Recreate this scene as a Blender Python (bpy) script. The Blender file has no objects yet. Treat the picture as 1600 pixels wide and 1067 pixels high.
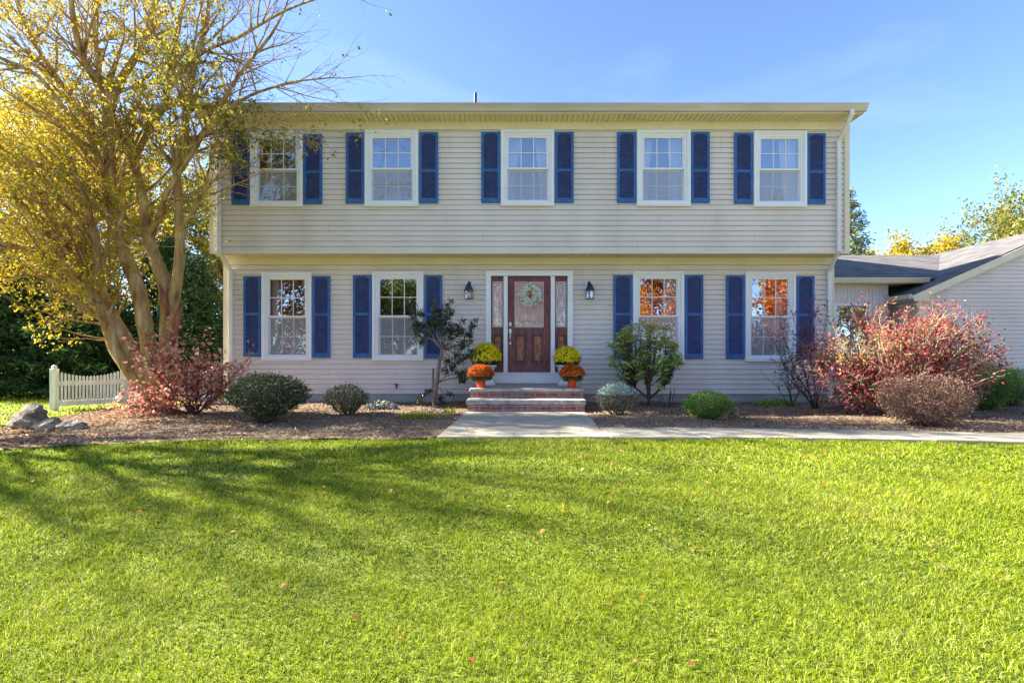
import bpy, math, random
import numpy as np
from mathutils import Vector
R = math.radians
rng = random.Random(7)
nr = np.random.RandomState(11)
scn = bpy.context.scene
COL = scn.collection
F = 800.0; CX = 800.0; HY = 552.0; CZ = 1.06
YL = 10.9      # lower wall plane
YU = 10.4      # upper wall plane
def W(px, py, d): return ((px-CX)*d/F, d, CZ-(py-HY)*d/F)
def WX(px, d): return (px-CX)*d/F
def WZ(py, d): return CZ-(py-HY)*d/F
# ------------------------------------------------------------------ materials
MATS = {}
def srgb(r, g, b):
    f = lambda c: (c/255/12.92) if c/255 <= .04045 else ((c/255+.055)/1.055)**2.4
    return (f(r), f(g), f(b), 1)
def lin(c): return tuple(c)+(1,) if len(c) == 3 else c
def newmat(name):
    m = bpy.data.materials.new(name); m.use_nodes = True
    nt = m.node_tree; nt.nodes.clear()
    out = nt.nodes.new('ShaderNodeOutputMaterial')
    MATS[name] = m
    return m, nt, out
def N(nt, typ, **kw):
    n = nt.nodes.new(typ)
    for k, v in kw.items():
        if k in n.inputs: n.inputs[k].default_value = v
        else: setattr(n, k, v)
    return n
def ramp(nt, fac, stops):
    r = nt.nodes.new('ShaderNodeValToRGB')
    e = r.color_ramp.elements
    while len(e) < len(stops): e.new(.5)
    for i, (p, c) in enumerate(stops):
        e[i].position = p; e[i].color = lin(c)
    nt.links.new(fac, r.inputs[0]); return r.outputs[0]
def surf(name, stops, scale=3, rough=.6, bump=0, bscale=40, stretch=(1,1,1), detail=6, spec=.4, metal=0, bdist=.01, coat=0):
    """noise-driven colour, optional noise bump, object coordinates"""
    m, nt, out = newmat(name)
    tc = N(nt, 'ShaderNodeTexCoord'); mp = N(nt, 'ShaderNodeMapping'); mp.inputs['Scale'].default_value = stretch
    nt.links.new(tc.outputs['Object'], mp.inputs[0])
    no = N(nt, 'ShaderNodeTexNoise', Scale=scale, Detail=detail); nt.links.new(mp.outputs[0], no.inputs['Vector'])
    b = N(nt, 'ShaderNodeBsdfPrincipled', Roughness=rough, Metallic=metal)
    b.inputs['Specular IOR Level'].default_value = spec
    b.inputs['Coat Weight'].default_value = coat
    nt.links.new(ramp(nt, no.outputs['Fac'], stops), b.inputs['Base Color'])
    if bump:
        n2 = N(nt, 'ShaderNodeTexNoise', Scale=bscale, Detail=8); nt.links.new(mp.outputs[0], n2.inputs['Vector'])
        bp = N(nt, 'ShaderNodeBump', Strength=bump, Distance=bdist)
        nt.links.new(n2.outputs['Fac'], bp.inputs['Height']); nt.links.new(bp.outputs[0], b.inputs['Normal'])
    nt.links.new(b.outputs[0], out.inputs[0])
    return m
def leafmat(name, stops, trans=.4, rough=.5, gloss=.5, tscale=1.0):
    m, nt, out = newmat(name)
    at = N(nt, 'ShaderNodeAttribute', attribute_name='tint')
    c = ramp(nt, at.outputs['Fac'], stops)
    b = N(nt, 'ShaderNodeBsdfPrincipled', Roughness=rough); b.inputs['Specular IOR Level'].default_value = gloss
    t = N(nt, 'ShaderNodeBsdfTranslucent')
    mx = N(nt, 'ShaderNodeMixShader'); mx.inputs[0].default_value = trans
    nt.links.new(c, b.inputs['Base Color']); nt.links.new(c, t.inputs[0])
    nt.links.new(b.outputs[0], mx.inputs[1]); nt.links.new(t.outputs[0], mx.inputs[2]); nt.links.new(mx.outputs[0], out.inputs[0])
    return m
g = lambda v, d=.04: [(.3, (v[0]*(1-d), v[1]*(1-d), v[2]*(1-d))), (.7, (v[0]*(1+d), v[1]*(1+d), v[2]*(1+d)))]
M_sid = surf('vinyl_siding', [(.3,(.60,.535,.485)), (.5,(.67,.60,.55)), (.7,(.71,.64,.585))], scale=1.6, rough=.55, bump=.15, bscale=60, stretch=(.9,1,.35))
M_trim = surf('cream_trim', g((.68,.61,.46), .05), scale=2, rough=.5)
M_soff = surf('soffit_vinyl', g((.68,.61,.44), .05), scale=2, rough=.55)
M_white = surf('white_vinyl', g((.76,.77,.80), .03), scale=3, rough=.35)
M_gut = surf('gutter_metal', [(.3,(.42,.37,.33)), (.7,(.56,.50,.46))], scale=2.5, rough=.35, stretch=(.4,2,2))
M_dsp = surf('downspout_metal', g((.66,.66,.65), .06), scale=3, rough=.35, stretch=(2,2,.5))
M_shut = surf('shutter_blue', [(.3,(.014,.08,.27)), (.7,(.035,.135,.37))], scale=9, rough=.45, bump=.1, bscale=80)
M_louv = surf('louvre_blue', [(.3,(.035,.05,.15)), (.7,(.06,.08,.21))], scale=12, rough=.7)
M_found = surf('foundation_concrete', [(.3,(.27,.29,.26)), (.7,(.42,.43,.40))], scale=2.2, rough=.9, bump=.5, bscale=30)
M_conc = surf('path_concrete', [(.25,(.27,.235,.17)), (.45,(.38,.335,.25)), (.6,(.45,.40,.31)), (.75,(.52,.47,.37))], scale=3.5, rough=.9, bump=.5, bscale=120, detail=10)
M_slab = surf('step_slab', [(.3,(.26,.225,.20)), (.5,(.37,.335,.305)), (.7,(.46,.42,.385))], scale=9, rough=.85, bump=.8, bscale=60, bdist=.015)
M_black = surf('lantern_black', [(.3,(.012,.014,.03)), (.7,(.03,.035,.07))], scale=20, rough=.3, spec=.6)
M_nickel = surf('satin_nickel', g((.55,.53,.50), .08), scale=10, rough=.3, metal=.9)
M_pipe = surf('dark_pipe', g((.03,.03,.035), .2), scale=10, rough=.5)
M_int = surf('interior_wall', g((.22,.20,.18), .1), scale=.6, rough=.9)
M_curt = surf('curtain_cloth', g((.78,.77,.74), .05), scale=3, rough=.9)
M_bark = surf('tree_bark', [(.28,(.12,.06,.025)), (.42,(.34,.20,.075)), (.55,(.46,.30,.12)), (.72,(.60,.46,.26))], scale=5, rough=.95, bump=1, bscale=18, stretch=(1.6,1.6,.45), bdist=.05, detail=10)
M_barkr = surf('exposed_wood', [(.3,(.16,.05,.025)), (.7,(.36,.14,.06))], scale=14, rough=.9, bump=.8, bscale=40, stretch=(1,1,.15), bdist=.03)
M_twig = surf('grey_twig', [(.3,(.16,.13,.10)), (.7,(.30,.25,.20))], scale=14, rough=.9)
M_dark = surf('dark_twig', [(.3,(.05,.04,.03)), (.7,(.12,.09,.07))], scale=14, rough=.9)
M_redst = surf('red_stem', [(.3,(.08,.03,.025)), (.7,(.18,.08,.06))], scale=14, rough=.8)
M_pale = surf('pale_twig', [(.3,(.24,.20,.14)), (.7,(.42,.36,.26))], scale=14, rough=.9)
M_fence = surf('weathered_white_paint', [(.3,(.60,.59,.52)), (.5,(.76,.75,.69)), (.7,(.84,.83,.79))], scale=6, rough=.7, bump=.3, bscale=30, stretch=(2,2,.6))
M_rock = surf('boulder_stone', [(.3,(.06,.05,.042)), (.5,(.20,.165,.125)), (.7,(.42,.35,.26))], scale=7, rough=.95, bump=1, bscale=11, bdist=.06, detail=10)
M_pot = surf('orange_plastic', g((.62,.065,.012), .05), scale=5, rough=.35)
M_urn = surf('planter_white', g((.62,.60,.57), .06), scale=5, rough=.6, bump=.2, bscale=30)
M_soil = surf('potting_soil', g((.03,.022,.016), .2), scale=40, rough=1)
M_mat = surf('coir_mat', [(.3,(.30,.21,.12)), (.7,(.48,.36,.22))], scale=60, rough=1, bump=.5, bscale=200)
M_bulch = surf('bulb_glass', g((.75,.72,.65), .03), scale=5, rough=.1)
M_board = surf('board_panel_white', g((.66,.63,.62), .03), scale=2, rough=.6)
# wood door
def woodmat(name, c0, c1, c2, horiz=False):
    m, nt, out = newmat(name)
    tc = N(nt, 'ShaderNodeTexCoord'); mp = N(nt, 'ShaderNodeMapping')
    mp.inputs['Scale'].default_value = (1.2, 1, 9) if horiz else (9, 1, 1.2)
    nt.links.new(tc.outputs['Object'], mp.inputs[0])
    no = N(nt, 'ShaderNodeTexNoise', Scale=2.2, Detail=3, Distortion=1.4); nt.links.new(mp.outputs[0], no.inputs['Vector'])
    mt = N(nt, 'ShaderNodeMath', operation='MULTIPLY'); mt.inputs[1].default_value = 26; nt.links.new(no.outputs[0], mt.inputs[0])
    sn = N(nt, 'ShaderNodeMath', operation='SINE'); nt.links.new(mt.outputs[0], sn.inputs[0])
    ma = N(nt, 'ShaderNodeMapRange'); ma.inputs[1].default_value = -1; nt.links.new(sn.outputs[0], ma.inputs[0])
    b = N(nt, 'ShaderNodeBsdfPrincipled', Roughness=.38)
    nt.links.new(ramp(nt, ma.outputs[0], [(0, c0), (.5, c1), (1, c2)]), b.inputs['Base Color'])
    nt.links.new(b.outputs[0], out.inputs[0]); return m
M_wood = woodmat('mahogany_door', (.06,.011,.03), (.14,.026,.04), (.24,.05,.045))
M_woodp = woodmat('mahogany_panel', (.08,.018,.016), (.30,.08,.045), (.44,.14,.07))
# brick
def brickmat():
    m, nt, out = newmat('red_brick')
    tc = N(nt, 'ShaderNodeTexCoord'); mp = N(nt, 'ShaderNodeMapping')
    mp.inputs['Rotation'].default_value = (R(90), 0, 0)
    nt.links.new(tc.outputs['Object'], mp.inputs[0])
    sx = N(nt, 'ShaderNodeSeparateXYZ'); nt.links.new(tc.outputs['Object'], sx.inputs[0])
    ad = N(nt, 'ShaderNodeMath', operation='ADD'); nt.links.new(sx.outputs[0], ad.inputs[0]); nt.links.new(sx.outputs[1], ad.inputs[1])
    cb = N(nt, 'ShaderNodeCombineXYZ'); nt.links.new(ad.outputs[0], cb.inputs[0]); nt.links.new(sx.outputs[2], cb.inputs[1])
    bt = N(nt, 'ShaderNodeTexBrick', Scale=1.0)
    bt.inputs['Brick Width'].default_value = .212; bt.inputs['Row Height'].default_value = .0685
    bt.inputs['Mortar Size'].default_value = .006; bt.inputs['Bias'].default_value = -.1
    bt.inputs['Color1'].default_value = (.27,.05,.035,1); bt.inputs['Color2'].default_value = (.20,.10,.095,1); bt.inputs['Mortar'].default_value = (.42,.38,.35,1)
    nt.links.new(cb.outputs[0], bt.inputs['Vector'])
    no = N(nt, 'ShaderNodeTexNoise', Scale=9, Detail=8); nt.links.new(tc.outputs['Object'], no.inputs['Vector'])
    wr = ramp(nt, no.outputs[0], [(.42, (0,0,0)), (.62, (1,1,1))])
    mx = N(nt, 'ShaderNodeMixRGB', blend_type='MIX'); mx.inputs[2].default_value = (.40,.33,.32,1)
    mlt = N(nt, 'ShaderNodeMath', operation='MULTIPLY'); mlt.inputs[1].default_value = .4; nt.links.new(wr, mlt.inputs[0])
    nt.links.new(mlt.outputs[0], mx.inputs[0]); nt.links.new(bt.outputs['Color'], mx.inputs[1])
    b = N(nt, 'ShaderNodeBsdfPrincipled', Roughness=.9)
    nt.links.new(mx.outputs[0], b.inputs['Base Color'])
    bp = N(nt, 'ShaderNodeBump', Strength=.8, Distance=.006, invert=True); nt.links.new(bt.outputs['Fac'], bp.inputs['Height']); nt.links.new(bp.outputs[0], b.inputs['Normal'])
    nt.links.new(b.outputs[0], out.inputs[0]); return m
M_brick = brickmat()
def shinglemat():
    m, nt, out = newmat('asphalt_shingle')
    tc = N(nt, 'ShaderNodeTexCoord')
    sx = N(nt, 'ShaderNodeSeparateXYZ'); nt.links.new(tc.outputs['Object'], sx.inputs[0])
    ad = N(nt, 'ShaderNodeMath', operation='ADD'); nt.links.new(sx.outputs[0], ad.inputs[0]); nt.links.new(sx.outputs[1], ad.inputs[1])
    cb = N(nt, 'ShaderNodeCombineXYZ'); nt.links.new(ad.outputs[0], cb.inputs[0]); nt.links.new(sx.outputs[2], cb.inputs[1])
    bt = N(nt, 'ShaderNodeTexBrick', Scale=1.0)
    bt.inputs['Brick Width'].default_value = .28; bt.inputs['Row Height'].default_value = .055
    bt.inputs['Mortar Size'].default_value = .004; bt.inputs['Bias'].default_value = 0
    bt.inputs['Color1'].default_value = (.09,.085,.088,1); bt.inputs['Color2'].default_value = (.18,.165,.155,1); bt.inputs['Mortar'].default_value = (.04,.04,.045,1)
    nt.links.new(cb.outputs[0], bt.inputs['Vector'])
    no = N(nt, 'ShaderNodeTexNoise', Scale=60, Detail=4); nt.links.new(tc.outputs['Object'], no.inputs['Vector'])
    mx = N(nt, 'ShaderNodeMixRGB', blend_type='OVERLAY'); mx.inputs[0].default_value = .7
    nt.links.new(bt.outputs['Color'], mx.inputs[1]); nt.links.new(no.outputs['Fac'], mx.inputs[2])
    b = N(nt, 'ShaderNodeBsdfPrincipled', Roughness=.95)
    nt.links.new(mx.outputs[0], b.inputs['Base Color']); nt.links.new(b.outputs[0], out.inputs[0]); return m
M_roof = shinglemat()
def glassmat(name, refl=.4, tint=(.75,.8,.85), rough=.0, bump=0, bscale=5, base=None, bmix=0):
    m, nt, out = newmat(name)
    tr = N(nt, 'ShaderNodeBsdfTransparent'); tr.inputs[0].default_value = lin(tint)
    gl = N(nt, 'ShaderNodeBsdfGlossy', Roughness=rough); gl.inputs[0].default_value = (.95,.97,1,1)
    if bump:
        tc = N(nt, 'ShaderNodeTexCoord'); no = N(nt, 'ShaderNodeTexNoise', Scale=bscale, Detail=2); nt.links.new(tc.outputs['Object'], no.inputs['Vector'])
        bp = N(nt, 'ShaderNodeBump', Strength=bump, Distance=.02); nt.links.new(no.outputs[0], bp.inputs['Height']); nt.links.new(bp.outputs[0], gl.inputs['Normal'])
    inner = tr.outputs[0]
    if base:
        df = N(nt, 'ShaderNodeBsdfDiffuse'); df.inputs[0].default_value = lin(base)
        m1 = N(nt, 'ShaderNodeMixShader'); m1.inputs[0].default_value = bmix
        nt.links.new(tr.outputs[0], m1.inputs[1]); nt.links.new(df.outputs[0], m1.inputs[2]); inner = m1.outputs[0]
    mx = N(nt, 'ShaderNodeMixShader'); mx.inputs[0].default_value = refl
    nt.links.new(inner, mx.inputs[1]); nt.links.new(gl.outputs[0], mx.inputs[2]); nt.links.new(mx.outputs[0], out.inputs[0]); return m
M_glass = glassmat('window_glass', .38, (.75,.8,.85), bump=.02, bscale=2)
M_dglass = glassmat('leaded_glass', .3, (.4,.4,.42), rough=.15, bump=.25, bscale=9, base=(.30,.22,.25), bmix=.8)
M_lglass = glassmat('lantern_glass', .2, (.9,.9,.88))
def screenmat():
    m, nt, out = newmat('insect_screen')
    tr = N(nt, 'ShaderNodeBsdfTransparent'); df = N(nt, 'ShaderNodeBsdfDiffuse'); df.inputs[0].default_value = (.50,.51,.55,1)
    mx = N(nt, 'ShaderNodeMixShader'); mx.inputs[0].default_value = .38
    nt.links.new(tr.outputs[0], mx.inputs[1]); nt.links.new(df.outputs[0], mx.inputs[2]); nt.links.new(mx.outputs[0], out.inputs[0]); return m
M_screen = screenmat()
M_lead = surf('lead_came', g((.45,.42,.38), .1), scale=10, rough=.4)
# foliage
M_lf_main = leafmat('yellow_tree_leaf', [(0,(.10,.13,.05)), (.25,(.22,.23,.04)), (.5,(.44,.37,.03)), (.78,(.58,.43,.035)), (1,(.44,.22,.03))], .45, .55, .12)
M_lf_con = leafmat('conifer_needles', [(0,(.015,.04,.015)), (.5,(.04,.10,.03)), (.85,(.09,.19,.045)), (1,(.24,.12,.05))], .15, .6, .3)
M_lf_pine = leafmat('pine_needles', [(0,(.10,.14,.07)), (.6,(.19,.25,.13)), (1,(.40,.36,.12))], .25, .6, .3)
M_lf_box = leafmat('boxwood_leaf', [(0,(.03,.045,.02)), (.5,(.09,.12,.035)), (.85,(.24,.25,.08)), (1,(.32,.20,.08))], .2, .4, .5)
M_lf_lime = leafmat('lime_shrub_leaf', [(0,(.05,.12,.012)), (.5,(.17,.31,.03)), (1,(.40,.52,.06))], .3, .4, .5)
M_lf_red = leafmat('red_shrub_leaf', [(0,(.10,.13,.04)), (.15,(.16,.03,.06)), (.45,(.36,.05,.05)), (.7,(.62,.20,.13)), (.88,(.52,.26,.10)), (1,(.38,.34,.08))], .4, .45, .25)
M_lf_pink = leafmat('pink_shrub_leaf', [(0,(.14,.16,.05)), (.15,(.26,.06,.07)), (.4,(.52,.12,.08)), (.65,(.72,.30,.22)), (.85,(.74,.46,.34)), (1,(.60,.48,.16))], .45, .4, .35)
M_lf_barb = leafmat('barberry_leaf', [(0,(.07,.03,.03)), (.5,(.20,.10,.08)), (.8,(.34,.22,.12)), (1,(.16,.18,.05))], .25, .45, .5)
M_lf_rhod = leafmat('rhododendron_leaf', [(0,(.06,.13,.04)), (.4,(.16,.28,.06)), (.8,(.42,.52,.12)), (.95,(.58,.62,.20)), (1,(.60,.34,.08))], .3, .35, .6)
M_lf_cam = leafmat('camellia_leaf', [(0,(.02,.04,.02)), (.6,(.06,.09,.04)), (1,(.16,.20,.07))], .1, .35, .6)
M_lf_blue = leafmat('blue_juniper', [(0,(.08,.055,.045)), (.4,(.10,.12,.08)), (.6,(.17,.26,.24)), (1,(.32,.44,.42))], .2, .5, .4)
M_lf_orng = leafmat('orange_maple_leaf', [(0,(.14,.16,.03)), (.3,(.45,.16,.02)), (.7,(.62,.14,.015)), (1,(.55,.30,.04))], .45, .5, .4)
M_lf_grn = leafmat('green_tree_leaf', [(0,(.05,.09,.02)), (.5,(.16,.2,.03)), (1,(.42,.34,.05))], .45, .5, .4)
M_lf_yel = leafmat('yellow_mum_petal', [(0,(.85,.66,.0)), (.5,(.97,.84,.02)), (1,(.98,.93,.12))], .3, .6, .2)
M_lf_omum = leafmat('orange_mum_petal', [(0,(.50,.07,.015)), (.5,(.78,.19,.02)), (1,(.88,.38,.05))], .35, .6, .2)
M_lf_mum = leafmat('mum_foliage', [(0,(.03,.06,.015)), (1,(.10,.16,.04))], .25, .5, .4)
M_wr_w = leafmat('wreath_petal', [(0,(.80,.80,.70)), (1,(.92,.92,.88))], .3, .7, .2)
M_wr_g = leafmat('wreath_leaf', [(0,(.05,.12,.06)), (.7,(.10,.22,.12)), (.9,(.12,.24,.13)), (1,(.60,.18,.05))], .1, .6, .2)
M_grass = leafmat('grass_blade', [(0,(.03,.05,.008)), (.25,(.14,.215,.012)), (.55,(.315,.41,.014)), (.85,(.46,.50,.035)), (1,(.56,.50,.24))], .45, .6, .15)
M_litter = leafmat('fallen_leaf', [(0,(.16,.08,.04)), (.4,(.34,.13,.04)), (.7,(.52,.22,.06)), (1,(.60,.42,.20))], .25, .6, .3)
M_chip = leafmat('bark_chip', [(0,(.08,.05,.03)), (.4,(.25,.16,.095)), (.75,(.45,.32,.20)), (1,(.62,.48,.32))], .0, .9, .2)
# ------------------------------------------------------------------ objects
ORG = {}
def tag(o, label=None, cat=None, group=None, kind=None):
    if label: o['label'] = label
    if cat: o['category'] = cat
    if group: o['group'] = group
    if kind: o['kind'] = kind
    return o
def thing(name, loc, label, cat, group=None):
    o = bpy.data.objects.new(name, None); COL.objects.link(o); o.location = loc
    o.empty_display_size = .1
    ORG[o] = Vector(loc); return tag(o, label, cat, group)
def link(name, me, mat, parent=None, loc=None):
    o = bpy.data.objects.new(name, me); COL.objects.link(o)
    if mat: me.materials.append(mat)
    if parent is not None:
        o.parent = parent; ORG[o] = ORG[parent]; org = ORG[parent]
    else:
        org = Vector(loc) if loc is not None else Vector((0,0,0)); ORG[o] = org; o.location = org
    if org.length > 0:
        n = len(me.vertices); a = np.empty(n*3, 'f'); me.vertices.foreach_get('co', a)
        a = a.reshape(-1,3)-np.array(org, 'f'); me.vertices.foreach_set('co', a.ravel()); me.update()
    return o
class MB:
    def __init__(s): s.v = []; s.f = []
    def quad(s, a, b, c, d):
        n = len(s.v); s.v += [tuple(a), tuple(b), tuple(c), tuple(d)]; s.f.append((n, n+1, n+2, n+3)); return s
    def poly(s, pts):
        n = len(s.v); s.v += [tuple(p) for p in pts]; s.f.append(tuple(range(n, n+len(pts)))); return s
    def box(s, x0, x1, y0, y1, z0, z1):
        n = len(s.v)
        s.v += [(x0,y0,z0),(x1,y0,z0),(x1,y1,z0),(x0,y1,z0),(x0,y0,z1),(x1,y0,z1),(x1,y1,z1),(x0,y1,z1)]
        s.f += [tuple(n+i for i in q) for q in ((0,1,5,4),(1,2,6,5),(2,3,7,6),(3,0,4,7),(4,5,6,7),(3,2,1,0))]; return s
    def cbox(s, cx, cy, cz, sx, sy, sz): return s.box(cx-sx/2, cx+sx/2, cy-sy/2, cy+sy/2, cz-sz/2, cz+sz/2)
    def extrude(s, pts, vec):
        """closed polygon pts extruded along vec"""
        n = len(s.v); k = len(pts); vec = Vector(vec)
        s.v += [tuple(p) for p in pts]+[tuple(Vector(p)+vec) for p in pts]
        s.f.append(tuple(range(n+k-1, n-1, -1))); s.f.append(tuple(range(n+k, n+2*k)))
        for i in range(k): j = (i+1) % k; s.f.append((n+i, n+j, n+k+j, n+k+i))
        return s
    def ring(s, x0, x1, z0, z1, w, y0, y1, wt=None, wb=None):
        """rectangular frame in XZ made of four butted boxes"""
        wt = w if wt is None else wt; wb = w if wb is None else wb
        s.box(x0, x1, y0, y1, z1-wt, z1); s.box(x0, x1, y0, y1, z0, z0+wb)
        s.box(x0, x0+w, y0, y1, z0+wb, z1-wt); s.box(x1-w, x1, y0, y1, z0+wb, z1-wt); return s
    def tube(s, pts, rad, k=8, cap=True):
        n = len(s.v); P = [Vector(p) for p in pts]; m = len(P)
        if not hasattr(rad, '__len__'): rad = [rad]*m
        up = Vector((.13,.07,.98))
        for i, p in enumerate(P):
            t = (P[min(i+1,m-1)]-P[max(i-1,0)])
            if t.length < 1e-9: t = Vector((0,0,1))
            t.normalize()
            a = up if abs(t.dot(up)) < .93 else Vector((1,.1,.05))
            u = t.cross(a).normalized(); w = t.cross(u)
            for j in range(k):
                an = 2*math.pi*j/k; q = p+(u*math.cos(an)+w*math.sin(an))*rad[i]; s.v.append((q.x,q.y,q.z))
        for i in range(m-1):
            for j in range(k):
                a = n+i*k+j; b = n+i*k+(j+1) % k; s.f.append((a, b, b+k, a+k))
        if cap:
            s.f.append(tuple(n+j for j in range(k-1,-1,-1))); s.f.append(tuple(n+(m-1)*k+j for j in range(k)))
        return s
    def lathe(s, prof, c, k=24, square=False):
        n = len(s.v); m = len(prof)
        for r, z in prof:
            for j in range(k):
                an = 2*math.pi*(j+.5)/k
                rr = r/math.cos(math.pi/4) if square else r
                s.v.append((c[0]+rr*math.cos(an), c[1]+rr*math.sin(an), c[2]+z))
        for i in range(m-1):
            for j in range(k):
                a = n+i*k+j; b = n+i*k+(j+1) % k; s.f.append((a, b, b+k, a+k))
        s.f.append(tuple(n+j for j in range(k-1,-1,-1))); s.f.append(tuple(n+(m-1)*k+j for j in range(k))); return s
    def bar(s, a, b, w, d, up=(0,1,0)):
        """rectangular bar from a to b"""
        a = Vector(a); b = Vector(b); t = (b-a).normalized(); u = t.cross(Vector(up)).normalized(); v = u.cross(t).normalized()
        pts = [a+u*w/2+v*d/2, a-u*w/2+v*d/2, a-u*w/2-v*d/2, a+u*w/2-v*d/2]
        return s.extrude(pts, b-a)
    def build(s, name, mat, parent=None, smooth=False, loc=None, bevel=0):
        me = bpy.data.meshes.new(name); me.from_pydata(s.v, [], s.f)
        if smooth: me.polygons.foreach_set('use_smooth', [True]*len(me.polygons))
        me.update(); o = link(name, me, mat, parent, loc)
        if bevel:
            b = o.modifiers.new('Bevel', 'BEVEL'); b.width = bevel; b.segments = 2; b.limit_method = 'ANGLE'
        return o
def npmesh(name, V, loops, total, mat, parent=None, attr=None, loc=None, smooth=False):
    me = bpy.data.meshes.new(name)
    me.vertices.add(len(V)); me.vertices.foreach_set('co', np.asarray(V, 'f').ravel())
    me.loops.add(len(loops)); me.loops.foreach_set('vertex_index', np.asarray(loops, 'i'))
    total = np.asarray(total, 'i'); start = np.concatenate([[0], np.cumsum(total)[:-1]]).astype('i')
    me.polygons.add(len(total)); me.polygons.foreach_set('loop_start', start); me.polygons.foreach_set('loop_total', total)
    if smooth: me.polygons.foreach_set('use_smooth', np.ones(len(total), bool))
    me.update(calc_edges=True); me.validate()
    if attr is not None:
        a = me.attributes.new('tint', 'FLOAT', 'POINT'); a.data.foreach_set('value', np.clip(attr, 0, 1).astype('f'))
    return link(name, me, mat, parent, loc)
def unit(a): return a/np.maximum(np.linalg.norm(a, axis=1, keepdims=True), 1e-9)
def leaves(name, P, mat, parent, size=(.03,.05), asp=.55, tint=None, D=None, bias=0., droop=0., fold=.12, flat=0., Nn=None):
    """one rhombic face-pair per leaf at points P; D = preferred direction, Nn = preferred normal"""
    P = np.asarray(P, float); n = len(P)
    u = unit(nr.normal(size=(n,3)))
    if D is not None: u = u+np.asarray(D)*bias
    u[:,2] -= droop; u = unit(u)
    w = nr.normal(size=(n,3))
    if Nn is not None: w = w*(1-flat)+np.asarray(Nn)*flat*2
    v = unit(np.cross(u, w)); nn = np.cross(v, u)
    L = nr.uniform(size[0], size[1], (n,1)); Wd = L*asp*nr.uniform(.75,1.2,(n,1))
    V = np.stack([P, P+u*L*.42+v*Wd*.5+nn*L*fold, P+u*L-nn*L*fold*.6, P+u*L*.42-v*Wd*.5+nn*L*fold], 1).reshape(-1,3)
    if tint is None: tint = nr.rand(n)
    return npmesh(name, V, np.arange(4*n), np.full(n,4), mat, parent, np.repeat(tint,4))
def vnoise(P, s, seed=0):
    """cheap smooth pseudo noise, about -1..1"""
    q = np.asarray(P)*s; r = np.random.RandomState(seed); t = 0
    for k in range(6):
        f = r.normal(size=q.shape[1]); t = t+np.sin(q@f+r.rand()*6.28)
    return t/3.0
# growth ------------------------------------------------------------
class Grow:
    def __init__(s, seed, ok=None): s.r = random.Random(seed); s.paths = []; s.tips = []; s.ok = ok or (lambda p: True)
    def rv(s): return Vector((s.r.gauss(0,1), s.r.gauss(0,1), s.r.gauss(0,1))).normalized()
    def branch(s, p, d, L, r0, lvl, P):
        step = P['step'][lvl]; n = max(2, int(L/step)); pts = [p.copy()]; dirs = []
        d = d.normalized()
        for i in range(n):
            d = (d+s.rv()*P['wander'][lvl]+Vector((0,0,P['lift'][lvl]))).normalized()
            p = p+d*(L/n)
            if not s.ok(p): break
            pts.append(p.copy()); dirs.append(d.copy())
        if len(pts) < 2: return
        m = len(pts); rad = [max(r0*(1-.72*i/(m-1)), P['rmin']) for i in range(m)]
        s.paths.append((pts, rad, lvl)); s.spawn(pts, rad, lvl, P, L)
    def spawn(s, pts, rad, lvl, P, L, t0=None):
        m = len(pts)
        last = len(P['n'])-1
        if lvl >= last:
            for i in range(1, m): s.tips.append((pts[i], (pts[i]-pts[i-1]).normalized()))
            return
        k = int(P['n'][lvl]*L+s.r.random())
        for j in range(k):
            t = s.r.uniform(P['t0'][lvl] if t0 is None else t0, 1); x = t*(m-1); i = min(int(x), m-2); f = x-i
            q = pts[i].lerp(pts[i+1], f); ax = (pts[i+1]-pts[i]).normalized()
            side = s.rv(); side = (side-ax*side.dot(ax)).normalized()
            an = R(s.r.uniform(*P['ang'])); d = ax*math.cos(an)+side*math.sin(an)
            ln = s.r.uniform(*P['len'][lvl+1])*(1.1-.5*t)
            rr = rad[i]*.62 if rad[i]*.62 < P['rmax'][lvl+1] else P['rmax'][lvl+1]
            s.branch(q, d, ln, rr, lvl+1, P)
        # the tip continues as a finer branch
        s.branch(pts[-1], (pts[-1]-pts[-2]), s.r.uniform(*P['len'][lvl+1]), rad[-1], lvl+1, P)
    def wood(s, name, mat, parent, sides=(9,6,4,3,3), smooth=True):
        mb = MB()
        for pts, rad, lvl in s.paths: mb.tube(pts, rad, sides[min(lvl,len(sides)-1)], cap=lvl < 2)
        return mb.build(name, mat, parent, smooth)
    def tiparrays(s):
        return np.array([list(t[0]) for t in s.tips]), np.array([list(t[1]) for t in s.tips])
def cloud(P, D, k, spread):
    i = nr.randint(0, len(P), k); return P[i]+nr.normal(size=(k,3))*spread, D[i]
# ------------------------------------------------------------------ ground
def gz(x, y):
    t = np.clip((6.4-np.asarray(y, float))/5., 0, 1); s = t*t*(3-2*t)
    far = np.clip((np.asarray(y, float)-30)/120., 0, 1)
    return -.30*s+far*1.2
def inpoly(x, y, poly):
    x = np.asarray(x); y = np.asarray(y); c = np.zeros(x.shape, bool); n = len(poly); j = n-1
    for i in range(n):
        xi, yi = poly[i]; xj, yj = poly[j]
        if yi != yj:
            m = ((yi > y) != (yj > y)) & (x < (xj-xi)*(y-yi)/(yj-yi)+xi); c ^= m
        j = i
    return c
def grid(xs, ys, zf):
    X, Y = np.meshgrid(xs, ys); Z = zf(X, Y); nx, ny = len(xs), len(ys)
    V = np.stack([X, Y, Z], -1).reshape(-1,3)
    i = np.arange((ny-1)*nx).reshape(ny-1, nx)[:, :-1].ravel()
    Fq = np.stack([i, i+1, i+1+nx, i+nx], 1); return V, Fq
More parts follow.
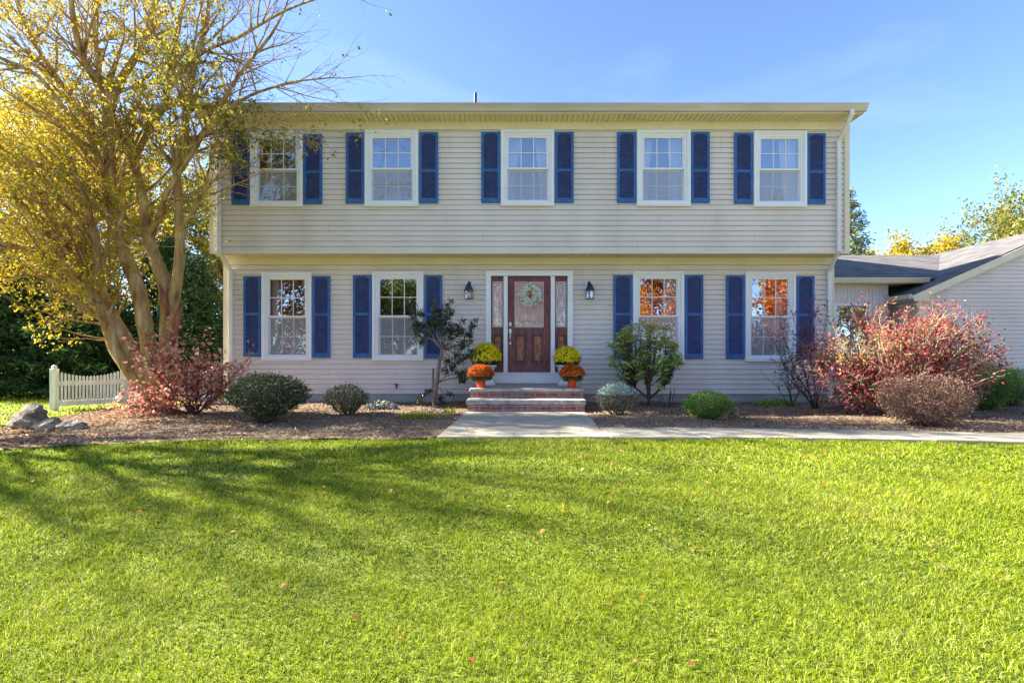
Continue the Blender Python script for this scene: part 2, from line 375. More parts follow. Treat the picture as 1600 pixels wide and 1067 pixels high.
def groundmat():
    m, nt, out = newmat('turf_soil')
    tc = N(nt, 'ShaderNodeTexCoord')
    n1 = N(nt, 'ShaderNodeTexNoise', Scale=.5, Detail=6); nt.links.new(tc.outputs['Object'], n1.inputs['Vector'])
    n2 = N(nt, 'ShaderNodeTexNoise', Scale=45, Detail=8); nt.links.new(tc.outputs['Object'], n2.inputs['Vector'])
    a = ramp(nt, n2.outputs[0], [(.3,(.07,.09,.012)), (.5,(.19,.25,.025)), (.7,(.32,.37,.05))])
    b_ = ramp(nt, n1.outputs[0], [(.35,(.75,.75,.6)), (.65,(1.2,1.1,.9))])
    mx = N(nt, 'ShaderNodeMixRGB', blend_type='MULTIPLY'); mx.inputs[0].default_value = 1
    nt.links.new(a, mx.inputs[1]); nt.links.new(b_, mx.inputs[2])
    b = N(nt, 'ShaderNodeBsdfPrincipled', Roughness=1); nt.links.new(mx.outputs[0], b.inputs['Base Color'])
    nt.links.new(b.outputs[0], out.inputs[0]); return m
M_turf = groundmat()
xs = np.unique(np.concatenate([np.linspace(-900,-40,12), np.linspace(-40,40,81), np.linspace(40,900,12)]))
ys = np.unique(np.concatenate([np.linspace(-900,-30,12), np.linspace(-30,0,10), np.linspace(0,8,33), np.linspace(8,40,33), np.linspace(40,1500,16)]))
V, Fq = grid(xs, ys, gz)
tag(npmesh('lawn', V, Fq.ravel(), np.full(len(Fq),4), M_turf, smooth=True), 'wide bright green front lawn', None, None, 'structure')
# outlines
BED_L = [(-6.2,10.95),(-7.5,10.3),(-7.45,8.7),(-7.2,7.35),(-7.7,6.8),(-9.5,6.2),(-9.5,5.0),(-7,5.3),(-5.6,5.62),(-4.5,6.0),(-3.1,6.22),(-.7,6.3),(-.7,10.95)]
BED_R = [(1.15,10.95),(1.15,6.6),(3,6.5),(5.2,6.2),(7,5.95),(11,5.6),(13,5.8),(13,13.6),(6.7,14.4),(6.7,10.95)]
PATH = [(-.80,9.0),(-.92,6.26),(1.2,6.26),(2.4,6.24),(3.6,6.19),(5,6.05),(6.4,5.83),(8,5.55),(11,5.0),(11.3,5.7),(8.2,6.25),(6.6,6.5),(5.1,6.74),(3.6,6.93),(2.2,7.04),(1.22,7.06),(1.27,9.0)]
def bedmat():
    m, nt, out = newmat('mulch_soil')
    tc = N(nt, 'ShaderNodeTexCoord')
    n2 = N(nt, 'ShaderNodeTexNoise', Scale=28, Detail=10); nt.links.new(tc.outputs['Object'], n2.inputs['Vector'])
    c = ramp(nt, n2.outputs[0], [(.3,(.09,.06,.036)), (.5,(.24,.165,.10)), (.7,(.40,.30,.20))])
    b = N(nt, 'ShaderNodeBsdfPrincipled', Roughness=1); nt.links.new(c, b.inputs['Base Color'])
    bp = N(nt, 'ShaderNodeBump', Strength=1, Distance=.03); nt.links.new(n2.outputs[0], bp.inputs['Height']); nt.links.new(bp.outputs[0], b.inputs['Normal'])
    nt.links.new(b.outputs[0], out.inputs[0]); return m
M_bed = bedmat()
def bedz(x, y):
    p = np.stack([np.ravel(x), np.ravel(y)], 1)
    return gz(x, y)+.022+.012*vnoise(p, 5, 3).reshape(np.shape(x))+.006*vnoise(p, 17, 5).reshape(np.shape(x))
def bed(name, poly, label):
    px = [p[0] for p in poly]; py = [p[1] for p in poly]
    xs = np.arange(min(px), max(px)+.05, .06); ys = np.arange(min(py), max(py)+.05, .06)
    V, Fq = grid(xs, ys, bedz); c = V[Fq].mean(1); Fq = Fq[inpoly(c[:,0], c[:,1], poly)]
    u, inv = np.unique(Fq, return_inverse=True); V = V[u]; Fq = inv.reshape(-1,4)
    tag(npmesh(name, V, Fq.ravel(), np.full(len(Fq),4), M_bed, smooth=True), label, None, None, 'structure')
bed('garden_bed', BED_L, 'mulched garden bed along the left half of the house')
bed('garden_bed', BED_R, 'mulched garden bed along the right half of the house')
mb = MB()
def pathpoly(poly, z0, z1):
    mb.extrude([(x, y, z0) for x, y in poly], (0,0,z1-z0))
APR = [(-.80,8.99),(-.92,6.26),(1.2,6.26),(1.20,7.05),(1.27,8.99)][::-1]
pathpoly([(-.80,8.99),(-.856,7.606),(1.224,7.606),(1.27,8.99)][::-1], -.02, .045); pathpoly([(-.857,7.594),(-.92,6.26),(1.2,6.26),(1.20,7.05),(1.223,7.594)][::-1], -.02, .045)
WK = PATH[2:16]
rgt = [(1.212,6.262)]+PATH[3:8]+[(11,5.0),(11.3,5.7)]+PATH[10:15]+[(1.212,7.06)]
fr = [(1.212,6.262),(2.4,6.24),(3.6,6.19),(5,6.05),(6.4,5.83),(8,5.55),(11,5.0)]; bk = [(1.212,7.06),(2.2,7.04),(3.6,6.93),(5.1,6.74),(6.6,6.5),(8.2,6.25),(11.3,5.7)]
for i in range(6):
    e = .006 if i < 5 else 0; s_ = .006 if i else 0
    pathpoly([(fr[i][0]+s_,fr[i][1]),(fr[i+1][0]-e,fr[i+1][1]),(bk[i+1][0]-e,bk[i+1][1]),(bk[i][0]+s_,bk[i][1])], -.02, .043+.002*(i%2))
o = mb.build('path', M_conc, bevel=.01); tag(o, 'pale concrete walk from the steps curving off to the right', None, None, 'structure')
# ------------------------------------------------------------------ grass
def blades(n, xr, yr, dens_fn, w, h, seed):
    r = np.random.RandomState(seed)
    x = r.uniform(xr[0], xr[1], n); y = r.uniform(yr[0], yr[1], n)
    keep = (np.abs(x) < 1.08*y+1.3) & ~inpoly(x, y, BED_L) & ~inpoly(x, y, BED_R) & ~inpoly(x, y, PATH)
    x = x[keep]; y = y[keep]; n = len(x)
    p2 = np.stack([x, y], 1)
    pn = vnoise(p2, 1.1, 1)*.45+vnoise(p2, 4, 2)*.45+vnoise(p2, 12, 9)*.55+vnoise(p2, 30, 19)*.3
    W_ = w*r.uniform(.7,1.3,n); H = h*r.uniform(.45,1.35,n)*np.clip(1+.38*pn,.3,2)
    a = r.uniform(0, 6.283, n); la = a+r.uniform(-1.2,1.2,n)+1.57+1.2*vnoise(p2,3,31)
    lean = r.uniform(.1,1.7,n)
    z = gz(x, y)
    bx, by = np.cos(a)*W_/2, np.sin(a)*W_/2; lx, ly = np.cos(la)*lean*H, np.sin(la)*lean*H
    B = np.stack([x, y, z], 1)
    V = np.stack([B+np.stack([-bx,-by,0*bx],1), B+np.stack([bx,by,0*bx],1),
                  B+np.stack([bx*.8+lx*.35, by*.8+ly*.35, H*.62],1), B+np.stack([-bx*.8+lx*.35,-by*.8+ly*.35,H*.62],1),
                  B+np.stack([lx, ly, H*r.uniform(.75,1.05,n)],1)], 1).reshape(-1,3)
    t = .46+.16*pn+r.normal(0,.23,n); dry = r.rand(n) < .05+.10*np.clip(vnoise(p2,1.7,41),0,1)+.12*(vnoise(p2,7,43) > .85); t[dry] = r.uniform(.9,1,dry.sum())
    base = (np.arange(n)*5)[:,None]
    loops = np.concatenate([base+np.array([0,1,2,3]), base+np.array([3,2,4])], 1).ravel()
    tot = np.tile([4,3], n)
    tt = np.stack([t-.12, t-.12, t, t, t+.06], 1).ravel()
    return V, loops, tot, tt
Vs, Ls, Ts, As, off = [], [], [], [], 0
for (n, xr, yr, w, h, sd) in ((290000,(-5,5),(1.5,3.1),.0031,.027,1), (260000,(-7,7),(3.1,4.8),.0043,.029,2),
                              (200000,(-9,13),(4.8,7.0),.0068,.038,3), (60000,(-22,-5.5),(5.5,22),.02,.05,4), (9000,(-7.4,-6.9),(7,10),.012,.05,5)):
    v, l, t, a = blades(n, xr, yr, None, w, h, sd)
    Vs.append(v); Ls.append(l+off); Ts.append(t); As.append(a); off += len(v)
tag(npmesh('grass', np.concatenate(Vs), np.concatenate(Ls), np.concatenate(Ts), M_grass, attr=np.concatenate(As)), 'short bright green grass covering the front lawn', None, None, 'stuff')
# mulch chips and litter
def flatbits(name, x, y, z, mat, size, asp, tint, label, tilt=.35, fold=.06):
    P = np.stack([x, y, z], 1); n = len(P)
    a = nr.uniform(0, 6.283, n); D = np.stack([np.cos(a), np.sin(a), nr.normal(0, tilt, n)], 1)
    Nn = np.tile([0,0,1.], (n,1))
    o = leaves(name, P, mat, None, size, asp, tint, D, 12, 0, fold, .72, Nn); tag(o, label, None, None, 'stuff'); return o
def pick(poly, n, box):
    x = nr.uniform(box[0], box[1], n); y = nr.uniform(box[2], box[3], n); k = inpoly(x, y, poly); return x[k], y[k]
xl, yl = pick(BED_L, 42000, (-9.4,-.7,5,10.9)); xr_, yr_ = pick(BED_R, 52000, (1.2,12.5,5.6,13.5))
x = np.concatenate([xl, xr_]); y = np.concatenate([yl, yr_]); k = ~inpoly(x, y, PATH); x, y = x[k], y[k]
tn = .42+.2*vnoise(np.stack([x,y],1), 2.5, 4)+nr.normal(0,.22,len(x))
flatbits('mulch', x, y, bedz(x,y)+nr.uniform(.0,.02,len(x)), M_chip, (.02,.06), .38, tn, 'brown shredded bark mulch over the garden beds')
xa, ya = pick(BED_L, 7500, (-9.4,-3.2,5,9.5)); k = nr.rand(len(xa)) < np.clip((-xa-2.4)/4, .13, 1); xa, ya = xa[k], ya[k]
xb, yb = pick(BED_R, 3200, (1.2,12,5.9,10.8)); k = ~inpoly(xb, yb, PATH); xb, yb = xb[k], yb[k]
xc, yc = nr.uniform(-7.5,8,1400), 1.8+5.2*nr.rand(1400)**.6; k = (np.abs(xc) < 1.05*yc+.5) & ~inpoly(xc,yc,BED_L) & ~inpoly(xc,yc,BED_R) & (nr.rand(1400) < np.where(yc < 3.6, .35, .65)); xc, yc = xc[k], yc[k]
flatbits('fallen_leaves', np.concatenate([xa,xb,xc]), np.concatenate([ya,yb,yc]),
         np.concatenate([bedz(xa,ya)+.015, bedz(xb,yb)+.015, gz(xc,yc)+.045]), M_litter, (.022,.055), .7, None, 'dry red and brown fallen leaves on the bed and lawn', .3, .15)
m1 = MB(); m1.poly([(13.2,-7,.02),(22,-7,.02),(22,13.2,.02),(13.2,13.2,.02)]) if False else m1.extrude([(13.4,-6.9,-.33),(23,-6.9,-.33),(23,13.2,-.33),(13.4,13.2,-.33)], (0,0,.345))
o = m1.build('driveway', M_conc); tag(o, 'pale concrete driveway in front of the garage', None, None, 'structure')
m1 = MB(); m1.extrude([(-300,-14,-.5),(300,-14,-.5),(300,-7,-.5),(-300,-7,-.5)], (0,0,.215)); o = m1.build('street', surf('street_asphalt', [(.3,(.20,.19,.18)), (.7,(.30,.285,.265))], scale=3, rough=.95)); tag(o, 'grey street added out of view along the front of the yard to bounce light', None, None, 'structure')  # out of view, added to bounce light onto the facade
# ------------------------------------------------------------------ house
HX0, HX1 = -6.12, 6.83
YB = 18.6
house = thing('colonial_house', (.35,YL,0), 'two storey beige sided colonial house with blue shutters and a dark red front door', 'house')
def lapsplit(sp, z):
    k = int(round(z*9.5))//2; xs = [(k*2.37) % 5.5-11+5.5*i for i in range(8)]; xs = [x for x in xs if sp[0]+.05 < x < sp[1]-.05]
    e = [sp[0]]+xs+[sp[1]]; return [(a, b+(.0 if b == sp[1] else -.0025)) for a, b in zip(e[:-1], e[1:])]
def siding(mb, u0, u1, z0, z1, f, openings=(), course=.1055, proud=.019, clip=None):
    """lapped courses; f(u, n, z) -> point, n = outward offset"""
    z = z0
    while z < z1-1e-4:
        zt = min(z+course, z1)
        cuts = sorted({z, zt}|{q for o in openings for q in (o[2], o[3]) if z < q < zt})
        for a, b in zip(cuts[:-1], cuts[1:]):
            mid = (a+b)/2; sp = [(u0, u1)]
            if clip: sp = [clip(mid)]
            for o in openings:
                if o[2] < mid < o[3]:
                    ns = []
                    for s0, s1 in sp:
                        if o[0] > s0: ns.append((s0, min(s1, o[0])))
                        if o[1] < s1: ns.append((max(s0, o[1]), s1))
                    sp = [q for q in ns if q[1]-q[0] > 1e-4]
            na = proud*(1-(a-z)/course); nb = proud*(1-(b-z)/course)
            for s0, s1 in [q for w_ in sp for q in lapsplit(w_, z)]:
                if s1 <= s0: continue
                bb = b-.008 if b == zt else b
                mb.quad(f(s0,na,a), f(s1,na,a), f(s1,nb,bb), f(s0,nb,bb))
                if b == zt: mb.quad(f(s0,nb,bb), f(s1,nb,bb), f(s1,-.016,bb-.004), f(s0,-.016,bb-.004)); mb.quad(f(s0,-.016,bb-.004), f(s1,-.016,bb-.004), f(s1,-.016,b), f(s0,-.016,b))
                if a == z: mb.quad(f(s0,-.016,a), f(s1,-.016,a), f(s1,na,a), f(s0,na,a))
        z = zt
LOW = [(409.2,487.4,425.5,562), (581.8,662,424.6,562), (988.8,1068.7,424.4,562), (1164.2,1243,425.2,563)]
UPP = [(391.4,473.6,205.2,322.2), (570,653.8,203.8,321.8), (782.6,865.6,203.5,321), (994.7,1078.8,203.8,321.4), (1177,1260.2,205,322.6)]
YLc, YUc = YL-.02, YU-.02
lowr = [(WX(a,YLc), WX(b,YLc), WZ(d,YLc), WZ(c,YLc)) for a, b, c, d in LOW]
uppr = [(WX(a,YUc), WX(b,YUc), WZ(d,YUc), WZ(c,YUc)) for a, b, c, d in UPP]
DX0, DX1, DZ1 = WX(759,YLc), WX(895,YLc), WZ(424.5,YLc)
i_ = .03
sh = lambda r: (r[0]+i_, r[1]-i_, r[2]+i_, r[3]-i_)
ZL0 = .20; ZL1 = WZ(414,YL); ZU0 = WZ(394,YU); ZU1 = WZ(204,YU)
ZSOF = WZ(190.6,YU)
m1 = MB()
siding(m1, HX0+.09, HX1-.09, ZL0, ZL1, lambda u,n,z: (u, YL-n, z), [sh(r) for r in lowr]+[(DX0+i_, DX1-i_, ZL0-.1, DZ1-i_)])
m1.build('lower_wall', M_sid, house)
m1 = MB()
siding(m1, HX0+.08, HX1-.08, ZU0+.01, ZU1, lambda u,n,z: (u, YU-n, z), [sh(r) for r in uppr])
m1.build('upper_wall', M_sid, house)
m1 = MB()   # gable walls and back
for sx, X in ((-1, HX0), (1, HX1)):
    f = lambda u,n,z,sx=sx,X=X: (X+sx*n, u, z)
    siding(m1, YL+.09, YB, ZL0, ZU0, f)
    siding(m1, YU+.09, YB, ZU0, ZSOF+.1, f)
    zr = 5.93; m1.poly([(X,YU,ZSOF+.1),(X,YB,ZSOF+.1),(X,(YU+YB)/2,ZSOF+.1+.36*(YB-YU)/2)])
siding(m1, HX0, HX1, ZL0, ZSOF+.1, lambda u,n,z: (u, YB+n, z))
m1.build('side_wall', M_sid, house)
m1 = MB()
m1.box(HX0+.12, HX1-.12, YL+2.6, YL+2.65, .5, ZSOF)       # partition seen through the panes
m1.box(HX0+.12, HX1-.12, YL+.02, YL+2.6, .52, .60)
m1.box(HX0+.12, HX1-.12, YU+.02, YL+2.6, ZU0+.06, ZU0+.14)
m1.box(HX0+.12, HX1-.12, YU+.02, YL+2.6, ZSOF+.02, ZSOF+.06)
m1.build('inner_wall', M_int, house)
def sheath(x0, x1, y, z0, z1, ops, par):
    m = MB(); xs_ = sorted({x0, x1}|{q for o in ops for q in (o[0], o[1])})
    for a, b in zip(xs_[:-1], xs_[1:]):
        zz = [(z0, z1)]
        for o in ops:
            if o[0] < (a+b)/2 < o[1]: zz = [(z0, max(z0,o[2])), (min(z1,o[3]), z1)]
        for c, d in zz:
            if d-c > .01: m.quad((a,y,c),(b,y,c),(b,y,d),(a,y,d))
    m.build('sheathing', M_pipe, par)
sheath(HX0+.02, HX1-.02, YL+.018, ZL0, ZL1, [sh(r) for r in lowr]+[(DX0+i_, DX1-i_, ZL0-.1, DZ1-i_)], house)
sheath(HX0+.02, HX1-.02, YU+.018, ZU0, ZU1, [sh(r) for r in uppr], house)
m1 = MB(); m1.box(HX0, HX1, YL+.02, YB-.02, -.1, ZL0-.004); m1.build('foundation', M_found, house)
m1 = MB()   # corner boards, frieze boards
for X0, X1 in ((HX0-.012, HX0+.09), (HX1-.09, HX1+.012)):
    m1.box(X0, X1, YL-.03, YL+.09, ZL0, ZL1)
    m1.box(X0, X1, YU-.03, YU+.09, ZU0-.002, ZU1)
m1.box(HX0-.014, HX1+.014, YL-.034, YL+.02, ZL1, WZ(403,YL))
m1.box(HX0-.014, HX1+.014, YU-.034, YU+.02, ZU1, ZSOF)
m1.box(HX0-.01, HX1+.01, YU-.028, YU+.02, ZU0-.035, ZU0+.012)
m1.build('trim_board', M_trim, house)
# soffits of narrow panels
def soffit(mb, x0, x1, y0, y1, z, w=.102):
    x = x0
    while x < x1-1e-4:
        xe = min(x+w, x1); mb.box(x+.007, xe-.007, y0, y1, z-.014, z+.004); x = xe
    mb.box(x0, x1, y0, y1, z+.004, z+.02)
m1 = MB(); zo = WZ(403,YL)
soffit(m1, HX0, HX1, YU+.022, YL-.036, zo+.012)
m1.box(HX0, HX1, YL-.03, YL+.6, zo+.04, zo+.06)
m1.build('overhang_soffit', M_soff, house)
YE = 10.035
m1 = MB(); soffit(m1, HX0-.02, HX1+.02, YE, YU-.036, ZSOF-.0)
m1.build('eave_soffit', M_soff, house)
m1 = MB(); m1.box(HX0-.03, HX1+.03, YE-.02, YE, ZSOF-.01, 5.90)
m1.extrude([(HX0-.06,YE-.02,ZSOF-.01),(HX0-.06,YU+.1,ZSOF-.01),(HX0-.06,YU+.1,6.05),(HX0-.06,YE-.02,5.88)], (.03,0,0))
m1.extrude([(HX1+.03,YE-.02,ZSOF-.01),(HX1+.03,YU+.1,ZSOF-.01),(HX1+.03,YU+.1,6.05),(HX1+.03,YE-.02,5.88)], (.03,0,0))
m1.build('fascia', M_trim, house)
def gutter(mb, x0, x1, y, zt, h=.125, d=.125):
    p = [(0,0),(-.028,-.0),(-.028,-.012)] 
    prof = [(y,zt-h),(y-d*.55,zt-h),(y-d*.72,zt-h*.62),(y-d*.95,zt-h*.30),(y-d,zt-.022),(y-d-.006,zt-.02),(y-d-.006,zt),(y-d+.012,zt),(y-d+.012,zt-.012),(y-d*.66,zt-h*.6),(y-d*.5,zt-h+.01),(y-.006,zt-h+.01),(y-.006,zt),(y,zt)]
    mb.extrude([(x0,a,b) for a,b in prof][::-1], (x1-x0,0,0))
m1 = MB(); gutter(m1, HX0-.07, HX1+.07, YE-.02, 5.90, .13, .12); m1.build('gutter', M_gut, house)
# roof
RS = .36
m1 = MB(); yr = (YE-.05+YB+.4)/2; zr = 5.895+RS*(yr-(YE-.05))
for ya, yb in ((YE-.05, yr), (YB+.4, yr)):
    a = [(HX0-.08,ya,5.895),(HX1+.08,ya,5.895),(HX1+.08,yb,zr),(HX0-.08,yb,zr)]
    if ya > yb: a = a[::-1]
    m1.extrude(a, (0,0,.03))
rf = m1.build('roof', M_roof, house)
m1 = MB(); vx, vz = W(742.8, 145.5, 13.0)[0], W(742.8,145.5,13.0)[2]
m1.tube([(vx,13,6.9),(vx,13,vz)], .038, 12); m1.lathe([(.11,0),(.09,.05),(.045,.09)], (vx,13,5.895+RS*(13-YE+.05)+.01), 16); m1.build('vent_pipe', M_pipe, rf)
# downspouts
def spout(s, xt, xu, xl, zb):
    m = MB(); w, d = .072, .052
    P = [(xt,YE-.085,5.79),(xt,YE-.085,5.70),(xu,YU-.075,5.33),(xu,YU-.075,ZU0+.02),(xl,YL-.075,ZU0-.32),(xl,YL-.075,.20),(xl,YL-.10,.13),(xl+.03*s,YL-.34,.045)]
    for a, b in zip(P[:-1], P[1:]): m.bar(a, b, w, d, (0,1,0.001) if abs(b[2]-a[2]) > .05 else (0,0,1))
    for q in P[1:-1]: m.cbox(q[0], q[1], q[2], w+.006, d+.012, .06)
    for z in (1.3, 2.2, 4.3): 
        yy = YL if z < 3 else YU; x_ = xl if z < 3 else xu
        m.box(x_-.05, x_+.05, yy-.104, yy-.02, z, z+.03)
    m.build('downspout', M_dsp, house, bevel=.006)
spout(1, WX(1330,9.97), WX(1310.5,10.33), WX(1295.5,10.83), 0)
spout(-1, WX(318,9.97), WX(342,10.33), WX(361,10.83), 0)
# windows
def curtain(x0, x1, z0, z1, y, tie=0, side=1):
    mb = MB(); n = 28; k = 14; V = []
    for j in range(k+1):
        t = j/k; z = z1+(z0-z1)*t
        for i in range(n+1):
            s = i/n
            xa, xb = x0, x1
            if tie:
                q = tie*math.sin(min(t*1.35,1)*math.pi*.5)**2
                if side > 0: xb = x1-(x1-x0)*q
                else: xa = x0+(x1-x0)*q
            V.append((xa+(xb-xa)*s, y+.022*math.sin(s*26+math.sin(t*3)*.6)+.006*math.sin(s*61), z))
    mb.v = V; mb.f = [(j*(n+1)+i, j*(n+1)+i+1, (j+1)*(n+1)+i+1, (j+1)*(n+1)+i) for j in range(k) for i in range(n)]
    return mb
def window(r, y, upper, cur):
    x0, x1, z0, z1 = r; Wd = x1-x0; Hh = z1-z0
    m = MB(); m.ring(x0, x1, z0, z1, .078, y-.048, y+.0, .07, .075)
    m.ring(x0+.006, x1-.006, z0+.006, z1-.006, .05, y-.058, y-.048, .045, .05)
    m.ring(x0+.078, x1-.078, z0+.075, z1-.07, .045, y-.030, y+.12, .05, .03)
    m.box(x0-.012, x1+.012, y-.066, y-.04, z0-.022, z0)
    w = m.build('window', M_white, house, bevel=.003)
    a0, a1 = x0+.123, x1-.123; b0, b1 = z0+.105, z1-.12; zm = z1-Hh*(.515 if upper else .512)
    def sash(za, zb, yy, nm, wid, ymun):
        s = MB(); s.ring(a0, a1, za, zb, wid, yy, yy+.035, wid, wid)
        gx0, gx1, gz0, gz1 = a0+wid, a1-wid, za+wid, zb-wid
        for t in (1/3, 2/3): c = gx0+(gx1-gx0)*t; s.box(c-.008, c+.008, ymun, ymun+.006, gz0, gz1)
        c = (gz0+gz1)/2; s.box(gx0, gx1, ymun-.0015, ymun+.0045, c-.008, c+.008)
        s.build(nm, M_white, w)
        MB().quad((gx0,ymun+.010,gz0),(gx1,ymun+.010,gz0),(gx1,ymun+.010,gz1),(gx0,ymun+.010,gz1)).build('glass', M_glass, w)
        return gx0, gx1, gz0, gz1
    u = sash(zm-.005, b1, y-.012, 'upper_sash', .034, y+.0)
    l = sash(b0-.03, zm+.005, y+.034, 'lower_sash', .036, y+.027)
    MB().quad((l[0]-.022,y+.021,l[2]-.02),(l[1]+.022,y+.021,l[2]-.02),(l[1]+.022,y+.021,zm-.006),(l[0]-.022,y+.021,zm-.006)).build('insect_screen', M_screen, w)
    for (s0, s1, tie, side) in cur:
        c = curtain(a0+(a1-a0)*s0, a0+(a1-a0)*s1, z0+.02, z1-.05, y+.22, tie, side).build('curtain', M_curt, w, smooth=True)
    # shade behind the lower sash
for r, c in zip(lowr, ([(-.02,.14,0,1)], [], [(.74,1.05,.12,-1)], [(-.05,.17,.15,1),(.76,1.05,.1,-1)])): window(r, YL, 0, c)
for r, c in zip(uppr, ([], [], [(-.05,.34,.4,1),(.70,1.05,.3,-1)], [(-.05,.30,.3,1),(.68,1.05,.25,-1)], [(-.05,.22,.3,1),(.62,1.05,.2,-1)])): window(r, YU, 1, c)
# shutters
def shutter(x0, x1, z0, z1, y, split):
    yb, yf = y-.018, y-.048; st = .052
    m = MB(); zm = z0+(z1-z0)*split
    m.box(x0, x0+st, yf, yb, z0, z1); m.box(x1-st, x1, yf, yb, z0, z1)
    a, b = x0+st, x1-st
    m.box(a, b, yf, yb, z0, z0+.10); m.box(a, b, yf, yb, zm-.03, zm+.03)
    zc = z1-.055; n = 10; pts = [(a,yf,z1),(a,yf,zc-.028)]
    for i in range(1, n):
        t = i/n; pts.append((a+(b-a)*t, yf, zc-.028+.052*math.sin(math.pi*t)**.75))
    pts += [(b,yf,zc-.028),(b,yf,z1)]
    m.extrude(pts, (0,yb-yf,0))
    for zz in (z0+.15, z0+.55, z1-.2, zm+.25):
        for xx in (x0+st/2, x1-st/2): m.cbox(xx, yf-.003, zz, .012, .006, .012)
    s = m.build('shutter', M_shut, house, bevel=.003)
    lv = MB(); z = z0+.10
    lv.box(a, b, yb-.002, yb, z0+.09, z1-.02)
    while z < z1-.045:
        if not (zm-.045 < z < zm+.02):
            lv.quad((a,yf+.006,z+.004),(b,yf+.006,z+.004),(b,yb-.003,z+.036),(a,yb-.003,z+.036))
            lv.quad((a,yf+.006,z-.002),(b,yf+.006,z-.002),(b,yf+.006,z+.004),(a,yf+.006,z+.004))
        z += .036
    lv.build('louvres', M_louv, s)
SL = [(380.6,407.8,431.8,557.5),(488.6,516,431.5,559),(551.7,580.4,430.4,559.3),(663.6,691,430.4,560),(958.5,987.4,430,560),(1070,1098.5,430,560.5),(1134.4,1163,430.6,560.8),(1244.4,1272,431.4,561)]
SU = [(362.2,390.4,210.8,320.2),(474.6,503.4,210,319.2),(540.5,569.2,208,318.4),(655.4,684.6,207.6,317.8),(752,781.2,206.6,317.4),(867.2,896.2,206.6,317.4),(964.2,993.6,207,317.4),(1079.6,1108.6,207.2,317.6),(1147.2,1176,208.2,318.8),(1261,1289.6,209,319.6)]
for q in SL: y = YL-.03; shutter(WX(q[0],y), WX(q[1],y), WZ(q[3],y), WZ(q[2],y), YL, .53)
for q in SU: y = YU-.03; shutter(WX(q[0],y), WX(q[1],y), WZ(q[3],y), WZ(q[2],y), YU, .46)
# door
ZS = .655
yd = YL+.02
X = lambda p: WX(p, yd)
Z = lambda p: WZ(p, yd)
m1 = MB()
m1.box(DX0, WX(767.2,YLc), YL-.05, YL+.06, .425, DZ1-.09); m1.box(WX(886.8,YLc), DX1, YL-.05, YL+.06, .425, DZ1-.09)
m1.box(DX0, DX1, YL-.05, YL+.06, DZ1-.09, DZ1); m1.box(DX0-.015, DX1+.015, YL-.066, YL-.0, DZ1, DZ1+.022)
for a, b in ((786.8,793.2),(860.4,866.8)): m1.box(X(a), X(b), YL-.02, YL+.08, ZS-.02, DZ1-.09)
srd = m1.build('door_surround', M_white, house, bevel=.004)
m1 = MB(); m1.box(DX0+.09, DX1-.09, YL-.13, YL+.10, .425, ZS-.022); m1.box(DX0+.09, DX1-.09, YL-.15, YL+.10, ZS-.022, ZS)
m1.build('threshold', M_white, house, bevel=.004)
def leaf_door(xa, xb, za, zb, glass, panels, nm):
    yf = YL+.045
    m = MB(); gx0, gx1, gz0, gz1 = glass
    m.box(xa, xb, yf, yf+.045, za, gz0-.0); m.box(xa, xb, yf, yf+.045, gz1, zb); m.box(xa, gx0, yf, yf+.045, gz0, gz1); m.box(gx1, xb, yf, yf+.045, gz0, gz1)
    d = m.build(nm, M_wood, house)
    for (p0, p1, q0, q1) in panels:
        gm_ = MB(); gm_.ring(p0-.012, p1+.012, q0-.012, q1+.012, .012, yf-.004, yf-.0006); gm_.ring(p0+.014, p1-.014, q0+.014, q1-.014, .018, yf-.003, yf-.0006); gm_.build('panel_shade_ring', M_pipe, d)  # dark rings on the face paint in the shade around each panel
        pm = MB(); pm.ring(p0, p1, q0, q1, .014, yf-.016, yf-.0005)
        pm.extrude([(p0+.035,yf-.012,q0+.035),(p1-.035,yf-.012,q0+.035),(p1-.035,yf-.012,q1-.035),(p0+.035,yf-.012,q1-.035)], (0,.011,0))
        pm.build('raised_panel', M_woodp, d, bevel=.006)
    fm = MB(); fm.ring(gx0-.005, gx1+.005, gz0-.005, gz1+.005, .03, yf-.014, yf-.001); fm.build('glass_frame', M_lead, d, bevel=.004)
    MB().box(gx0+.02, gx1-.02, yf+.01, yf+.016, gz0+.02, gz1-.02).build('leaded_glass', M_dglass, d)
    cm = MB(); yy = yf+.006; x0, x1, z0, z1 = gx0+.025, gx1-.025, gz0+.025, gz1-.025; w = x1-x0; h = z1-z0
    def line(pts, r=.0035): cm.tube([(x0+w*a, yy, z0+h*b) for a, b in pts], r, 4)
    if nm == 'front_door':
        for k in (.28, .72): line([(k+.035*math.sin(t/14*math.pi*2), t/14) for t in range(15)])
        for c in (.14, .5, .86):
            for sg in (1,-1): line([(c+sg*.075*math.sin(min(1,t/10)*math.pi), .05+.62*t/10) for t in range(11)])
        line([(0,.12),(1,.12)]); line([(0,.9),(1,.9)])
    else:
        for sg in (1,-1): line([(.5+sg*.3*math.sin(t/24*math.pi*3), t/24) for t in range(25)])
        line([(0,.1),(1,.1)]); line([(0,.93),(1,.93)])
    cm.build('leading', M_lead, d)
    return d
zt = Z(432)
door = leaf_door(X(793.6), X(860), ZS+.004, zt, (X(804.2), X(849.5), Z(511.5), Z(440.4)), [(X(805.5),X(821.8),Z(566.8),Z(523.2)), (X(832),X(848.4),Z(566.8),Z(523.2))], 'front_door')
for a, b, c, d_ in ((767.6,786.4,769.8,785.4),(867.2,886.4,868.4,885)):
    leaf_door(X(a), X(b), ZS+.004, zt, (X(c), X(d_), Z(511), Z(440)), [(X(c)+.01,X(d_)-.01,Z(566.8),Z(523.2))], 'sidelight')
m1 = MB(); hx = X(797.2)
